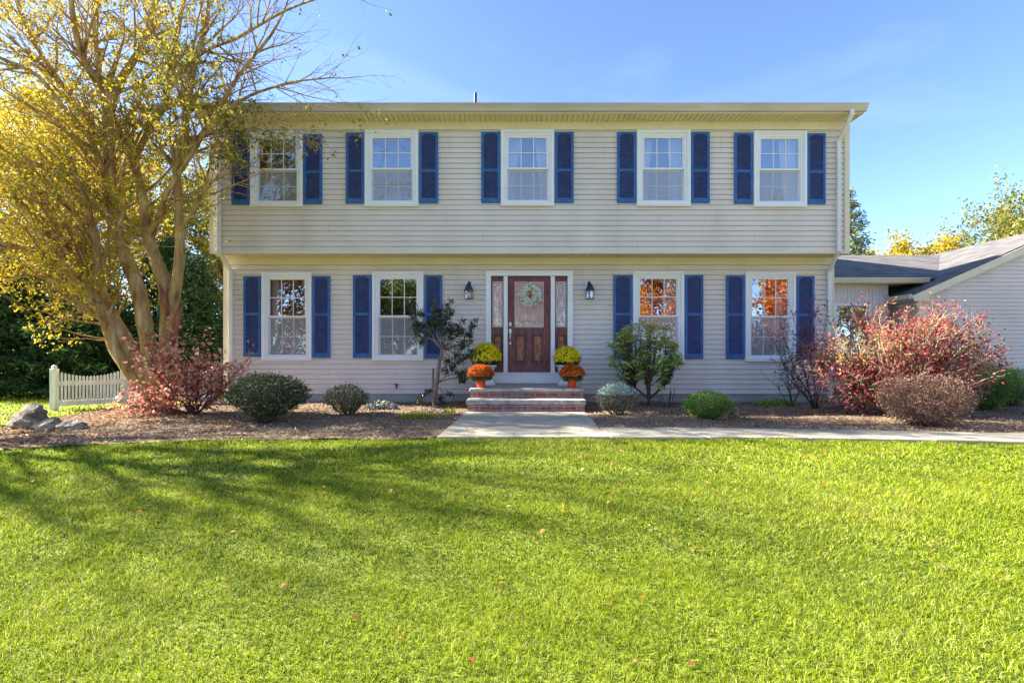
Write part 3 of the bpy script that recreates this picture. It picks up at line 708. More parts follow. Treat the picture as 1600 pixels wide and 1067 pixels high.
m1.box(hx-.028, hx+.028, YL+.02, YL+.045, Z(509.6), Z(503.6)); m1.tube([(hx,YL+.02,Z(506.6)),(hx,YL-.0,Z(506.6))], .016, 12)
m1.build('deadbolt', M_nickel, door, bevel=.004)
m1 = MB(); m1.box(hx-.026, hx+.026, YL+.025, YL+.045, Z(520.5), Z(514)); m1.box(hx-.02, hx+.02, YL+.025, YL+.045, Z(537.5), Z(534))
m1.tube([(hx,YL+.03,Z(517)),(hx,YL-.02,Z(518)),(hx,YL-.035,Z(523)),(hx,YL-.035,Z(530)),(hx,YL-.015,Z(535)),(hx,YL+.03,Z(536))], .011, 8)
m1.build('door_handle', M_nickel, door)
# wreath
wc = W(827.7, 461.6, YL-.0)
wr = thing('wreath', (wc[0], YL+.03, wc[2]), 'round white flower wreath with green leaves and orange centre on the front door', 'wreath')
n = 1500; a = nr.uniform(0, 6.283, n); rr = .155+nr.normal(0,.036,n)
P = np.stack([wc[0]+np.cos(a)*rr, YL-.02-nr.uniform(0,.065,n), wc[2]+np.sin(a)*rr], 1)
D = np.stack([np.cos(a), -.8+0*a, np.sin(a)], 1)
leaves('petals', P, M_wr_w, wr, (.03,.055), .8, None, D, .5, Nn=np.tile([0,-1.,0],(n,1)), flat=.8)
P = []; D = []
for k in range(11):
    t = k*.571+nr.normal(0,.2); r0 = .13+.06*nr.rand(); 
    for q in range(5):
        P.append((wc[0]+math.cos(t)*r0+nr.normal(0,.018), YL-.075, wc[2]+math.sin(t)*r0+nr.normal(0,.018))); D.append((math.cos(t+nr.normal(0,.9)), -.2, math.sin(t+nr.normal(0,.9))))
tt = nr.uniform(0,.88,len(P)); 
for q in range(26): P.append((wc[0]+nr.normal(0,.028)+.0, YL-.045, wc[2]+.02+nr.normal(0,.03))); D.append((nr.normal(), -.3, nr.normal()))
tt = np.concatenate([tt, np.full(26,1.)])
leaves('wreath_leaves', P, M_wr_g, wr, (.04,.065), .6, tt, D, 1.5, Nn=np.tile([0,-1.,0],(len(P),1)), flat=.7)
m1 = MB(); m1.tube([(wc[0]+math.cos(t*.2618)*.155, YL+.0, wc[2]+math.sin(t*.2618)*.155) for t in range(25)], .018, 6)
m1.tube([(wc[0], YL+.015, wc[2]+.16),(wc[0], YL+.02, zt+.0),(wc[0], YL+.04, zt+.004)], .006, 6); m1.build('wreath_ring', M_dark, wr)
# hose bib and window ornament
m1 = MB(); hb = W(620, 603, YL-.03)
m1.tube([(hb[0],YL+.01,hb[2]),(hb[0],YL-.07,hb[2]),(hb[0]+.01,YL-.10,hb[2]-.05)], .015, 8); m1.cbox(hb[0]-.005, YL-.05, hb[2]+.035, .07, .02, .03)
m1.tube([(hb[0],YL-.05,hb[2]),(hb[0],YL-.05,hb[2]+.03)], .008, 6); m1.build('hose_tap', M_black, house)
orn = W(656.5, 536, YL-.1)
m1 = MB(); m1.tube([(orn[0],YL-.05,orn[2]+.02),(orn[0]+.02,YL-.08,orn[2]+.03),(orn[0],YL-.09,orn[2]-.02),(orn[0]-.03,YL-.08,orn[2]-.07)], [.006,.02,.022,.004], 6)
m1.tube([(orn[0],YL-.085,orn[2]-.02),(orn[0],YL-.07,orn[2]-.12),(orn[0]+.03,YL-.06,orn[2]-.12)], .004, 4)
o = m1.build('bird_ornament', M_redst, None, loc=(orn[0],YL-.06,orn[2])); tag(o, 'small dark bird ornament on the white window casing behind the camellia', 'ornament')
# ------------------------------------------------------------------ steps
st = thing('brick_steps', (.25, 9.4, 0), 'red brick front steps with two pale stone slab treads', 'steps')
SX0, SX1 = WX(730.5,8.93), WX(914,8.93)
m1 = MB(); m1.box(SX0, SX1, 8.95, 9.34, -.05, .168); m1.box(WX(734.5,9.32), WX(911.5,9.32), 9.335, YL-.06, -.05, .365); m1.build('brick_riser', M_brick, st)
def slab(x0, x1, y0, y1, z0, z1):
    m = MB(); nx = 26; pts = []
    for i in range(nx+1):
        t = i/nx; pts.append((x0+(x1-x0)*t, y0+rng.uniform(-.008,.008), z0))
    pts += [(x1,y1,z0),(x0,y1,z0)]
    m.extrude(pts[::-1] if False else pts, (0,0,z1-z0)); m.build('slab', M_slab, st, bevel=.012)
slab(SX0-.02, SX1+.02, 8.91, 9.345, .168, .249)
slab(WX(733.5,9.3), WX(912.5,9.3), 9.27, YL-.055, .366, .424)
o = MB().box(WX(774,10.55), WX(872,10.55), 10.22, 10.70, .425, .437).build('door_mat', M_mat, None, loc=(.3,10.5,.425), bevel=.004)
tag(o, 'thin tan coir door mat on the top landing', 'mat')
# ------------------------------------------------------------------ lanterns
def lantern(px, label):
    d = 10.72; x, _, zt_ = W(px, 435.7, d); zb = WZ(467.6, d); zr0 = WZ(454.5, d)
    t = thing('wall_lantern', (x, YL-.02, zb+.15), label, 'lantern', 'wall lanterns beside the front door')
    m = MB(); m.box(x-.068, x+.068, YL-.045, YL-.012, WZ(454,YL), WZ(440,YL)); m.build('backplate', M_white, t, bevel=.02)
    m = MB(); m.lathe([(.002,0),(.004,-.06),(.012,-.075),(.016,-.09),(.03,-.10),(.055,-.13),(.06,-.14),(.052,-.15),(.075,-.17),(.098,-.235),(.108,-.245),(.108,-.258),(.09,-.26)][::-1], (x,d,zt_), 8)
    m.build('lantern_roof', M_black, t)
    m = MB(); m.tube([(x,YL-.03,WZ(447,YL)),(x,YL-.09,WZ(443,YL)),(x,YL-.13,WZ(444,YL)),(x,d,zt_-.15)], [.045,.04,.035,.03], 10); m.build('bracket', M_black, t, smooth=True)
    m = MB(); ra = .092
    for k in range(6):
        a = k*math.pi/3+.26; b = (k+1)*math.pi/3+.26
        A = (x+ra*math.cos(a), d+ra*math.sin(a)); B = (x+ra*math.cos(b), d+ra*math.sin(b))
        m.tube([(A[0],A[1],zt_-.255),(A[0],A[1],zb)], .005, 4)
        for z in (zb+.004, zb+.03): m.tube([(A[0],A[1],z),(B[0],B[1],z)], .005, 4)
    m.lathe([(.02,-.012),(.06,-.002),(.088,.004)], (x,d,zb), 6); m.build('cage', M_black, t)
    m = MB(); m.lathe([(.083,.008),(.083,zt_-.258-zb)], (x,d,zb), 6); m.build('lantern_glass', M_lglass, t)
    m = MB(); m.lathe([(.016,.0),(.018,.06),(.034,.085),(.036,.11),(.022,.14),(.004,.155)], (x,d,zb+.01), 12); m.build('bulb', M_bulch, t, smooth=True)
lantern(732.5, 'black wall lantern to the left of the front door')
lantern(921.7, 'black wall lantern to the right of the front door')
# ------------------------------------------------------------------ mums
def dome(n, c, rx, rz, zlo=-.35, jit=.05):
    v = unit(nr.normal(size=(n*3,3))); v = v[v[:,2] > zlo][:n]; s = 1+nr.normal(0,jit,(len(v),1))
    P = np.array(c)+v*np.array([rx,rx,rz])*s; nn = unit(v/np.array([rx,rx,rz])); return P, nn
def blossoms(name, P, Nn, mat, par, r, t=None):
    """each bloom a ring of small petals facing outward"""
    k = 9; PP = []; DD = []; T = []; NN = []
    for p, n_ in zip(P, Nn):
        a = np.cross(n_, [.3,.5,.81]); a /= np.linalg.norm(a); b = np.cross(n_, a); tb = nr.rand()
        for j in range(k):
            an = j*6.283/k; d = a*math.cos(an)+b*math.sin(an)+n_*.15; PP.append(p); DD.append(d); NN.append(n_); T.append(tb+nr.normal(0,.1))
        for j in range(4):
            an = j*1.57+.4; d = a*math.cos(an)+b*math.sin(an)+n_*1.3; PP.append(p+n_*.004); DD.append(d); NN.append(n_); T.append(tb*.6+nr.normal(0,.1))
    DD = np.array(DD); PP = np.array(PP)
    return leaves(name, PP, mat, par, (r*.8,r*1.1), .6, np.array(T), DD, 8, 0, .1, .9, np.array(NN))
def mum(px, d, z0, base, w, h, pmat, label, grp, name, rb):
    x = WX(px, d)
    t = thing(name, (x,d,z0), label, 'flower pot' if base == 'pot' else 'planter', grp)
    if base == 'pot':
        ph = .175; m = MB(); m.lathe([(.072,0),(.092,ph-.03),(.104,ph-.03),(.108,ph),(.095,ph),(.088,ph-.03),(.02,ph-.035)], (x,d,z0), 28); m.build('pot', M_pot, t, smooth=False)
    else:
        ph = base; m = MB()
        m.lathe([(.19,0),(.19,.05),(.155,.075),(.135,.11),(.15,.15),(.175,ph-.05),(.215,ph-.035),(.225,ph-.012),(.22,ph),(.19,ph),(.185,ph-.03),(.02,ph-.04)], (x,d,z0), 4, square=True); m.build('planter', M_urn, t, bevel=.006)
    c = (x, d, z0+ph+h*.26); 
    P, nn = dome(900, c, w*.41, h*.50, -.75, .10); leaves('foliage', P, M_lf_mum, t, (.03,.055), .5, None, nn, .6)
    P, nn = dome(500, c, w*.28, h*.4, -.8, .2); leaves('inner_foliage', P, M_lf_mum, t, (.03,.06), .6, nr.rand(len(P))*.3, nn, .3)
    P, nn = dome(700, c, w*.49, h*.72, -.08, .05); blossoms('blooms', P, nn, pmat, t, rb)
    return t
mum(759, 10.35, .425, .40, .60, .43, M_lf_yel, 'larger round yellow chrysanthemum in a white planter left of the door', 'white planters of yellow mums by the door', 'mum_planter', .027)
mum(886, 10.35, .425, .40, .53, .36, M_lf_yel, 'smaller yellow chrysanthemum in a white planter right of the door', 'white planters of yellow mums by the door', 'mum_planter', .027)
mum(751.5, 9.46, .425, 'pot', .46, .25, M_lf_omum, 'orange chrysanthemum in an orange pot on the left end of the landing', 'orange potted mums on the steps', 'potted_mum', .021)
mum(893.8, 9.46, .425, 'pot', .44, .25, M_lf_omum, 'orange chrysanthemum in an orange pot on the right end of the landing', 'orange potted mums on the steps', 'potted_mum', .021)
# ------------------------------------------------------------------ garage wing
wg = thing('garage_wing', (10.5,14,0), 'single storey beige wing with shingled roof and gabled garage end, right of the house', 'garage')
YF = 13.55; YW = 14.3
sl = .442; gx0, gxr, ex, ez = 10.72, 14.8, 10.50, 2.62
zroof = lambda x: ez+sl*(x-ex) if x <= gxr else ez+sl*(gxr-ex)-sl*(x-gxr)
gx1 = 2*gxr-gx0
m1 = MB()
def gclip(z):
    if z <= zroof(gx0)-.06: return (gx0+.09, gx1-.09)
    q = (z+.06-ez)/sl+ex; return (max(q, gx0+.09), min(2*gxr-q, gx1-.09))
siding(m1, gx0, gx1, .2, zroof(gxr)-.1, lambda u,n,z: (u, YF-n, z), clip=gclip)
m1.build('gable_wall', M_sid, wg)
m1 = MB(); siding(m1, YF+.02, 21.5, .2, 2.62, lambda u,n,z: (gx0-n, u, z)); siding(m1, YF+.02, 21.5, .2, 2.62, lambda u,n,z: (gx1+n, u, z)); siding(m1, HX1, gx1, .2, 2.9, lambda u,n,z: (u, 21.5+n, z))
siding(m1, 10.15, gx0, .2, 3.05, lambda u,n,z: (u, 15.7-n, z))
m1.build('side_wall', M_sid, wg)
m1 = MB(); m1.box(HX1+.02, 21.0, YF+.03, 21.4, -.1, .196) if False else m1.box(gx0+.01, gx1-.01, YF+.02, 21.4, -.1, .196); m1.box(HX1+.02, gx0, YW+.03, 21.4, -.1, .196); m1.build('foundation', M_found, wg)
bz1 = WZ(443.5, YW)
wxa, wxb, wza, wzb = 9.03, 9.95, .95, WZ(477, YW)
m1 = MB(); x = HX1+.03
while x < 10.5:
    xe = min(x+.10, 10.5)
    zz = [(.2, bz1)] if not (xe > wxa and x < wxb) else [(.2, wza), (wzb, bz1)]
    for a, b in zz: m1.box(x+.004, xe-.003, YW-.014, YW, a, b)
    x = xe
m1.box(HX1+.03, wxa, YW, YW+.03, .2, bz1); m1.box(wxb, 10.5, YW, YW+.03, .2, bz1); m1.box(wxa, wxb, YW, YW+.03, wzb, bz1); m1.box(wxa, wxb, YW, YW+.03, .2, wza)
m1.box(10.47, 10.5, YW+.03, 15.7, .2, 3.05)
m1.build('board_wall', M_board, wg)
m1 = MB(); m1.ring(wxa-.06, wxb+.06, wza-.06, wzb+.06, .08, YW-.04, YW+.03); m1.box((wxa+wxb)/2-.02, (wxa+wxb)/2+.02, YW-.02, YW+.02, wza+.02, wzb-.02); wgw = m1.build('window', M_white, wg)
MB().quad((wxa+.02,YW+.01,wza+.02),(wxb-.02,YW+.01,wza+.02),(wxb-.02,YW+.01,wzb-.02),(wxa+.02,YW+.01,wzb-.02)).build('glass', M_glass, wgw)
m1 = MB(); m1.box(HX1+.03, 10.14, YW+2.0, YW+2.05, .2, 3.0); m1.build('inner_wall', M_int, wg)
# breezeway roof
ye = 13.93; zge = WZ(434.7, ye); yr2 = 17.3; zr2 = 4.37; s2 = (zr2-zge)/(yr2-ye)
xe2 = lambda z: ex+(z-ez)/sl
m1 = MB()
m1.extrude([(HX1+.02,ye,zge),(xe2(zge)+.1,ye,zge),(xe2(zr2)+.1,yr2,zr2),(HX1+.02,yr2,zr2)], (0,0,-.03))
m1.extrude([(HX1+.02,yr2,zr2),(xe2(zr2)+.1,yr2,zr2),(xe2(zr2)+.1,21.9,zr2-s2*(21.9-yr2)),(HX1+.02,21.9,zr2-s2*(21.9-yr2))], (0,0,-.03))
m1.extrude([(ex,YF-.16,ez),(gxr,YF-.16,zroof(gxr)),(gxr,17.6,zroof(gxr)),(ex,21.9,ez)], (0,0,-.035))
m1.extrude([(2*gxr-ex,YF-.16,ez),(2*gxr-ex,21.9,ez),(gxr,17.6,zroof(gxr)),(gxr,YF-.16,zroof(gxr))], (0,0,-.035))
m1.extrude([(ex,21.9,ez),(gxr,17.6,zroof(gxr)),(2*gxr-ex,21.9,ez)], (0,0,-.035))
m1.build('roof', M_roof, wg)
m1 = MB()
a = (ex-.04, ez-.05); 
for s_ in (1, -1):
    f = lambda x: gxr+(x-gxr)*s_
    m1.extrude([(f(ex-.06),YF-.185,ez-.045-.02),(f(gxr),YF-.185,zroof(gxr)-.045),(f(gxr),YF-.185,zroof(gxr)-.235),(f(ex+.42),YF-.185,ez-.05),(f(ex+.42),YF-.185,ez-.20),(f(ex+.02),YF-.185,ez-.20)], (0,.03,0))
    m1.extrude([(f(ex),YF-.155,ez-.06),(f(gxr),YF-.155,zroof(gxr)-.06),(f(gxr),YF-.155,zroof(gxr)-.09),(f(ex),YF-.155,ez-.09)], (0,.15,0))
m1.build('rake_board', M_trim, wg)
m1 = MB(); gutter(m1, HX1+.03, 11.3, ye, zge+.0, .12, .11); m1.box(HX1+.03, 11.3, ye+.003, ye+.02, zge-.14, zge-.03)
m1.box(HX1+.03, 10.9, ye+.02, 15.6, zge-.14, zge-.125); m1.box(ex-.10, ex-.02, YF-.15, 21.6, ez-.13, ez-.01); m1.box(ex-.02, gx0-.01, YF-.15, 21.4, ez-.16, ez-.14)
m1.build('gutter', M_trim, wg)
MB().box(gx0-.03, gx0+.09, YF-.04, YF+.08, .2, ez-.05).build('corner_board', M_trim, wg); MB().box(HX1+.005, HX1+.1, YW-.03, YW-.0, .2, bz1).build('corner_board', M_trim, wg)
# ------------------------------------------------------------------ picket fence
fn = thing('picket_fence', (-7.6,10.1,0), 'weathered white picket fence with scalloped top at the left of the house', 'fence')
FP = [(-8.42,9.42), (-7.64,10.1), (-6.75,10.35), (-6.16,10.6)]
for x, y in FP[:2]+[FP[3]]:
    m = MB(); m.cbox(x, y, .38, .095, .095, .76); m.lathe([(.066,.76),(.066,.775),(.03,.785),(.045,.81),(.03,.835),(.005,.85)], (x,y,0), 12); m.build('post', M_fence, fn)
for (a, b) in ((FP[0],FP[1]), (FP[1],FP[3])):
    ax, ay = a; bx, by = b; L = math.hypot(bx-ax, by-ay); ux, uy = (bx-ax)/L, (by-ay)/L; nx, ny = uy, -ux
    m = MB(); n = int(L/.051); r2 = MB()
    for k in range(1, n):
        s = k/n*L; t = k/n; h = .76-.13*math.sin(math.pi*t)**.8; cx_, cy_ = ax+ux*s+nx*.012, ay+uy*s+ny*.012; w = .0175; z0 = .09
        P = [(-w,z0),(w,z0),(w,h-.02),(w*.5,h),(-w*.5,h),(-w,h-.02)]
        m.extrude([(cx_+ux*p, cy_+uy*p, z) for p, z in P], (nx*.016, ny*.016, 0))
    for z, hh in ((.10,.085),(.46,.06)):
        if True:
            for q in ((ax+ux*.05-nx*.02, ay+uy*.05-ny*.02, bx-ux*.05-nx*.02, by-uy*.05-ny*.02),):
                r2.extrude([(q[0],q[1],z),(q[0]+nx*.03,q[1]+ny*.03,z),(q[0]+nx*.03,q[1]+ny*.03,z+hh),(q[0],q[1],z+hh)], (q[2]-q[0],q[3]-q[1],0))
    r2.extrude([(ax+ux*.05+nx*.03,ay+uy*.05+ny*.03,.09),(ax+ux*.05+nx*.045,ay+uy*.05+ny*.045,.09),(ax+ux*.05+nx*.045,ay+uy*.05+ny*.045,.165),(ax+ux*.05+nx*.03,ay+uy*.05+ny*.03,.165)], (ux*(L-.1),uy*(L-.1),0))
    r2.extrude([(ax+ux*.05+nx*.03,ay+uy*.05+ny*.03,.50),(ax+ux*.05+nx*.045,ay+uy*.05+ny*.045,.50),(ax+ux*.05+nx*.045,ay+uy*.05+ny*.045,.545),(ax+ux*.05+nx*.03,ay+uy*.05+ny*.03,.545)], (ux*(L-.1),uy*(L-.1),0))
    m.build('picket_panel', M_fence, fn); r2.build('rail', M_fence, fn)
# ------------------------------------------------------------------ boulders
def rock(c, s, seed, label, name='boulder', lay=0):
    import bmesh
    bm = bmesh.new(); bmesh.ops.create_icosphere(bm, subdivisions=5, radius=1)
    P = np.array([v.co[:] for v in bm.verts]); r = np.random.RandomState(seed)
    for k in range(11):
        d = unit(r.normal(size=(1,3)))[0]; q = .62+.25*r.rand(); e = P@d-q; P = P-np.outer(np.maximum(e,0)*.9, d)
    P = P*(1+.09*vnoise(P,3,seed)[:,None]+.05*vnoise(P,8,seed+1)[:,None]+.025*vnoise(P,22,seed+2)[:,None])
    if lay: P[:,0:2] *= (1+.05*np.sin(P[:,2]*14+P[:,0]*2))[:,None]
    P = P*np.array(s)+np.array([c[0],c[1],c[2]])
    for v, p in zip(bm.verts, P): v.co = p
    me = bpy.data.meshes.new(name); bm.to_mesh(me); bm.free()
    o = link(name, me, M_rock, None, (c[0],c[1],0)); tag(o, label, 'boulder'); return o
rock((WX(48,7.2),7.2,.12), (.26,.22,.22), 4, 'upright grey brown boulder at the left end of the bed', lay=1)
rock((WX(78,6.95),6.98,.04), (.17,.2,.155), 9, 'low dark boulder against the upright grey boulder')
rock((WX(112,6.95),6.98,.02), (.22,.17,.13), 14, 'low flat dark boulder, rightmost of the three at the bed end')
rock((WX(1146,8.3),8.3,.07), (.10,.12,.15), 21, 'small blue grey rock beside the round green boxwood', 'rock')
rock((WX(607,9.6),9.6,.05), (.24,.18,.13), 27, 'pale grey rock by the foundation right of the small clipped shrub', 'rock')
# ------------------------------------------------------------------ shrubs
def ball(name, px0, px1, pytop, d, label, mat, n, size, grp=None, zsq=1., tfn=None, stem=M_dark, asp=.55, low=.16, fuzz=.07, fillz=.6):
    x0, x1 = WX(px0,d), WX(px1,d); cx = (x0+x1)/2; rx = (x1-x0)/2; zt_ = WZ(pytop, d); zb = low*.4
    rz = (zt_-zb)/2; cz = (zt_+zb)/2
    t = thing(name, (cx,d,float(gz(cx,d))), label, 'shrub', grp)
    v = unit(nr.normal(size=(n,3)))
    q = np.random.RandomState(int(px0)).randint(999)
    bump = 1+.085*vnoise(v, 2.2, q)+.06*vnoise(v, 6, q+1)+.04*vnoise(v, 15, q+2)+np.where(nr.rand(n) < .03, nr.uniform(.03,.14,n), 0)
    shell = np.where(nr.rand(n) < fillz, nr.normal(.97, fuzz, n), nr.uniform(.45,.95,n))
    s = (bump*shell)[:,None]
    # superellipse-ish clipped form, narrower at the base
    nar = 1-.28*np.clip(-v[:,2], 0, 1)
    P = np.array([cx,d,cz])+v*np.array([rx,rx*.95,rz])*s; P[:,0] = cx+(P[:,0]-cx)*nar; P[:,1] = d+(P[:,1]-d)*nar
    P[:,2] = np.maximum(P[:,2], .03+nr.rand(n)*.05)
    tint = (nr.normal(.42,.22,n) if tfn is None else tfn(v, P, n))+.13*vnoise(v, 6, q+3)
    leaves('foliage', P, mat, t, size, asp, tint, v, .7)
    gr = Grow(int(px0)); 
    for k in range(16):
        e = Vector(unit(np.random.RandomState(k+int(px0)).normal(size=(1,3)))[0]); e.z = abs(e.z)*.8+.15
        tgt = Vector((cx,d,cz))+Vector((e.x*rx*.85, e.y*rx*.8, (e.z-.2)*rz*.9))
        b = Vector((cx+e.x*.08, d+e.y*.08, 0)); mid = b.lerp(tgt,.5)+Vector((e.x,e.y,0))*.04
        gr.paths.append(([b, mid, tgt], [.012,.009,.004], 2))
    gr.wood('stem', stem, t, (5,5,5))
    return t
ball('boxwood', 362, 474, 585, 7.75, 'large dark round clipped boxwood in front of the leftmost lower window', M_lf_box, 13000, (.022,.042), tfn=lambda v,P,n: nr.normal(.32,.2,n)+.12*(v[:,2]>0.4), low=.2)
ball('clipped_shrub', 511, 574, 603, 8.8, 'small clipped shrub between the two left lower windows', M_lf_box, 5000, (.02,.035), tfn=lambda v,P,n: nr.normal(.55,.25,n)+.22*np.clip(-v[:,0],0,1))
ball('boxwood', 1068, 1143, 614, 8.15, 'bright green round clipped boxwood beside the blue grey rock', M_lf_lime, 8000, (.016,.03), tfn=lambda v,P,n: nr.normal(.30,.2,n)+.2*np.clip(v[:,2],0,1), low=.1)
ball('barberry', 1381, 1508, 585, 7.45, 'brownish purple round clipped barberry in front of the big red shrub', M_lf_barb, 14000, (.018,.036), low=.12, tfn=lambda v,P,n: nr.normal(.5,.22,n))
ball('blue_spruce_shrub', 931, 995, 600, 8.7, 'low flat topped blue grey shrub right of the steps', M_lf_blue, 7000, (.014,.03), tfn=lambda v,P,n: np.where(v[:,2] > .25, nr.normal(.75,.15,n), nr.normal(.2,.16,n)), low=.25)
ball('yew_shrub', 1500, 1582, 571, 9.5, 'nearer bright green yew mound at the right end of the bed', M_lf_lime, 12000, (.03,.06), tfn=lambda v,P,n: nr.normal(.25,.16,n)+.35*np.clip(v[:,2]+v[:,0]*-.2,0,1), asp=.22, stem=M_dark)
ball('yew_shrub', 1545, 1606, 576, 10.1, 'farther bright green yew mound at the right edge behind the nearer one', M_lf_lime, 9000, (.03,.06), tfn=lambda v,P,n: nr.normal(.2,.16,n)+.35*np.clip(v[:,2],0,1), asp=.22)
# grown shrubs
def shrub(name, base, label, targets, P, nleaf, mat, size, asp, tfn, stemmat, r0=.02, spread=.03, seed=1, droop=.1, ok=None, sides=(6,5,4,3), bias=.6, cat='shrub', flat=0, hubs=None):
    t = thing(name, base, label, cat); gr = Grow(seed, ok)
    if hubs:
        for h in hubs: gr.paths.append(([Vector(base), Vector(base).lerp(Vector(h),.5)+gr.rv()*.02, Vector(h)], [r0*1.5,r0*1.25,r0], 0))
    for tg in targets:
        b = min((Vector(h) for h in hubs), key=lambda v: (v-Vector(tg)).length) if hubs else Vector(base)+Vector((gr.r.uniform(-.05,.05), gr.r.uniform(-.05,.05), 0)); tg = Vector(tg)
        mid = b.lerp(tg,.5)+Vector((gr.r.uniform(-.06,.06), gr.r.uniform(-.06,.06), -.04 if abs(tg.x-b.x) > .5 else 0))
        q1 = b.lerp(mid,.5)+gr.rv()*.03; q2 = mid.lerp(tg,.5)+gr.rv()*.045
        pts = [b,q1,mid,q2,tg]; rad = [r0,r0*.8,r0*.62,r0*.48,r0*.34]; gr.paths.append((pts,rad,0)); gr.spawn(pts, rad, 0, P, (tg-b).length)
    gr.wood('stem', stemmat, t, sides)
    A, D = gr.tiparrays(); Pp, Dd = cloud(A, D, nleaf, spread)
    Pp[:,2] = np.maximum(Pp[:,2], .03)
    leaves('foliage', Pp, mat, t, size, asp, tfn(Pp), Dd, bias, droop, flat=flat, Nn=np.tile([0,0,1.],(len(Pp),1)))
    return t, gr
PS = dict(step=[.1,.07,.06], wander=[.12,.2,.25], lift=[.05,.05,.03], n=[9,10,0], t0=[.25,.2,.2], ang=(25,65), len=[(.3,.6),(.2,.38),(.08,.18)], rmax=[.02,.009,.005], rmin=.0025)
def tg_ell(px, py, d, wpx, hpx, n, seed, ydep=.5):
    r = random.Random(seed); out = []
    for i in range(n):
        a = r.uniform(0,6.28); q = math.sqrt(r.random()); x, _, z = W(px+q*wpx*math.cos(a), py+q*hpx*math.sin(a), d); out.append((x, d+r.uniform(-ydep,ydep), max(z,.1)))
    return out
d = 8.65
tl = tg_ell(290, 575, d, 62, 36, 17, 3, .45)+tg_ell(235, 620, d, 26, 16, 5, 8, .3)+[W(375,575,d),W(352,590,d),W(345,612,d-.1),W(250,570,d)]
shrub('red_viburnum', (WX(302,d),d,0), 'red and pink leaved open shrub in front of the left corner of the house', tl, PS, 2300, M_lf_pink, (.055,.10), .68,
      lambda P: nr.normal(.66,.2,len(P)), M_redst, .016, .05, 5, .25)
d = 8.7
tr = tg_ell(1430, 555, d, 112, 66, 52, 4, .8)+tg_ell(1325, 575, d, 60, 46, 22, 6, .5)+tg_ell(1400, 508, d, 62, 18, 12, 12, .4)+tg_ell(1505, 560, d, 42, 34, 12, 15, .4)
PR = dict(PS); PR['len'] = [(.3,.6),(.22,.4),(.10,.2)]; PR['n'] = [8,9,0]; PR['wander'] = [.2,.32,.4]
shrub('red_burning_bush', (WX(1405,d),d+.1,0), 'very large wide red leaved shrub with grey twigs right of the house corner', tr, PR, 21000, M_lf_red, (.03,.07), .55,
      lambda P: nr.normal(.44,.22,len(P))+.16*np.clip((P[:,2]-1.1),-1,1)+.2*vnoise(P,1.7,3)-.10*(P[:,0] < 6.2)+.42*(((P[:,0]-5.75)/.55)**2+((P[:,2]-1.15)/.3)**2 < 1), M_pale, .019, .05, 6, .25, ok=lambda p: ((p.x/p.y*F+CX-1392)/186)**2+((HY-(p.z-CZ)/p.y*F-562)/107)**2 < 1)
d = 9.6
tr = [W(1222,520,d),W(1215,545,d),W(1240,500,d),W(1258,520,d),W(1275,540,d),W(1232,575,d),W(1265,490,d),W(1290,505,d),W(1222,560,d),W(1250,545,d)]
shrub('thin_red_shrub', (WX(1275,d),d,0), 'sparse thin red leaved shrub in front of the rightmost lower window', tr, PS, 750, M_lf_red, (.035,.06), .55,
      lambda P: nr.normal(.28,.16,len(P)), M_dark, .012, .03, 9, .2)
d = 10.1
tr = [W(1216,575,d),W(1226,560,d),W(1238,570,d),W(1250,585,d),W(1205,595,d),W(1262,590,d),W(1230,590,d)]
P0 = dict(PS); P0['n'] = [5,4,0]
shrub('bare_twig_shrub', (WX(1238,d),d,0), 'bare twiggy shrub low against the wall under the rightmost lower window', tr, P0, 60, M_lf_red, (.02,.04), .5, lambda P: nr.normal(.2,.1,len(P)), M_dark, .010, .03, 10, .2)
# camellia
d = 10.15
tr = [W(650,497,d),W(664,500,d),W(680,492,d),W(697,490,d),W(700,506,d),W(712,515,d),W(728,520,d),W(716,540,d),W(705,530,d),W(690,525,d),W(675,520,d),W(660,518,d),W(715,560,d),W(700,555,d),W(705,585,d),W(716,590,d),W(690,560,d),W(672,610,d),W(690,612,d),W(685,505,d),W(722,553,d)]
PC = dict(PS); PC['len'] = [(.3,.5),(.14,.26),(.05,.12)]; PC['n'] = [5,10,0]; PC['t0'] = [.6,.3,.2]
okc = lambda p: p.y < 10.8
shrub('camellia', (WX(678,d),d,0), 'tall dark green open camellia with pale trunk left of the steps', tr, PC, 6000, M_lf_cam, (.035,.06), .55, lambda P: nr.normal(.35,.25,len(P)), M_twig, .024, .028, 11, .1, ok=okc, hubs=[W(679,600,d), W(686,560,d-.05), W(690,545,d), W(677,575,d+.05)])
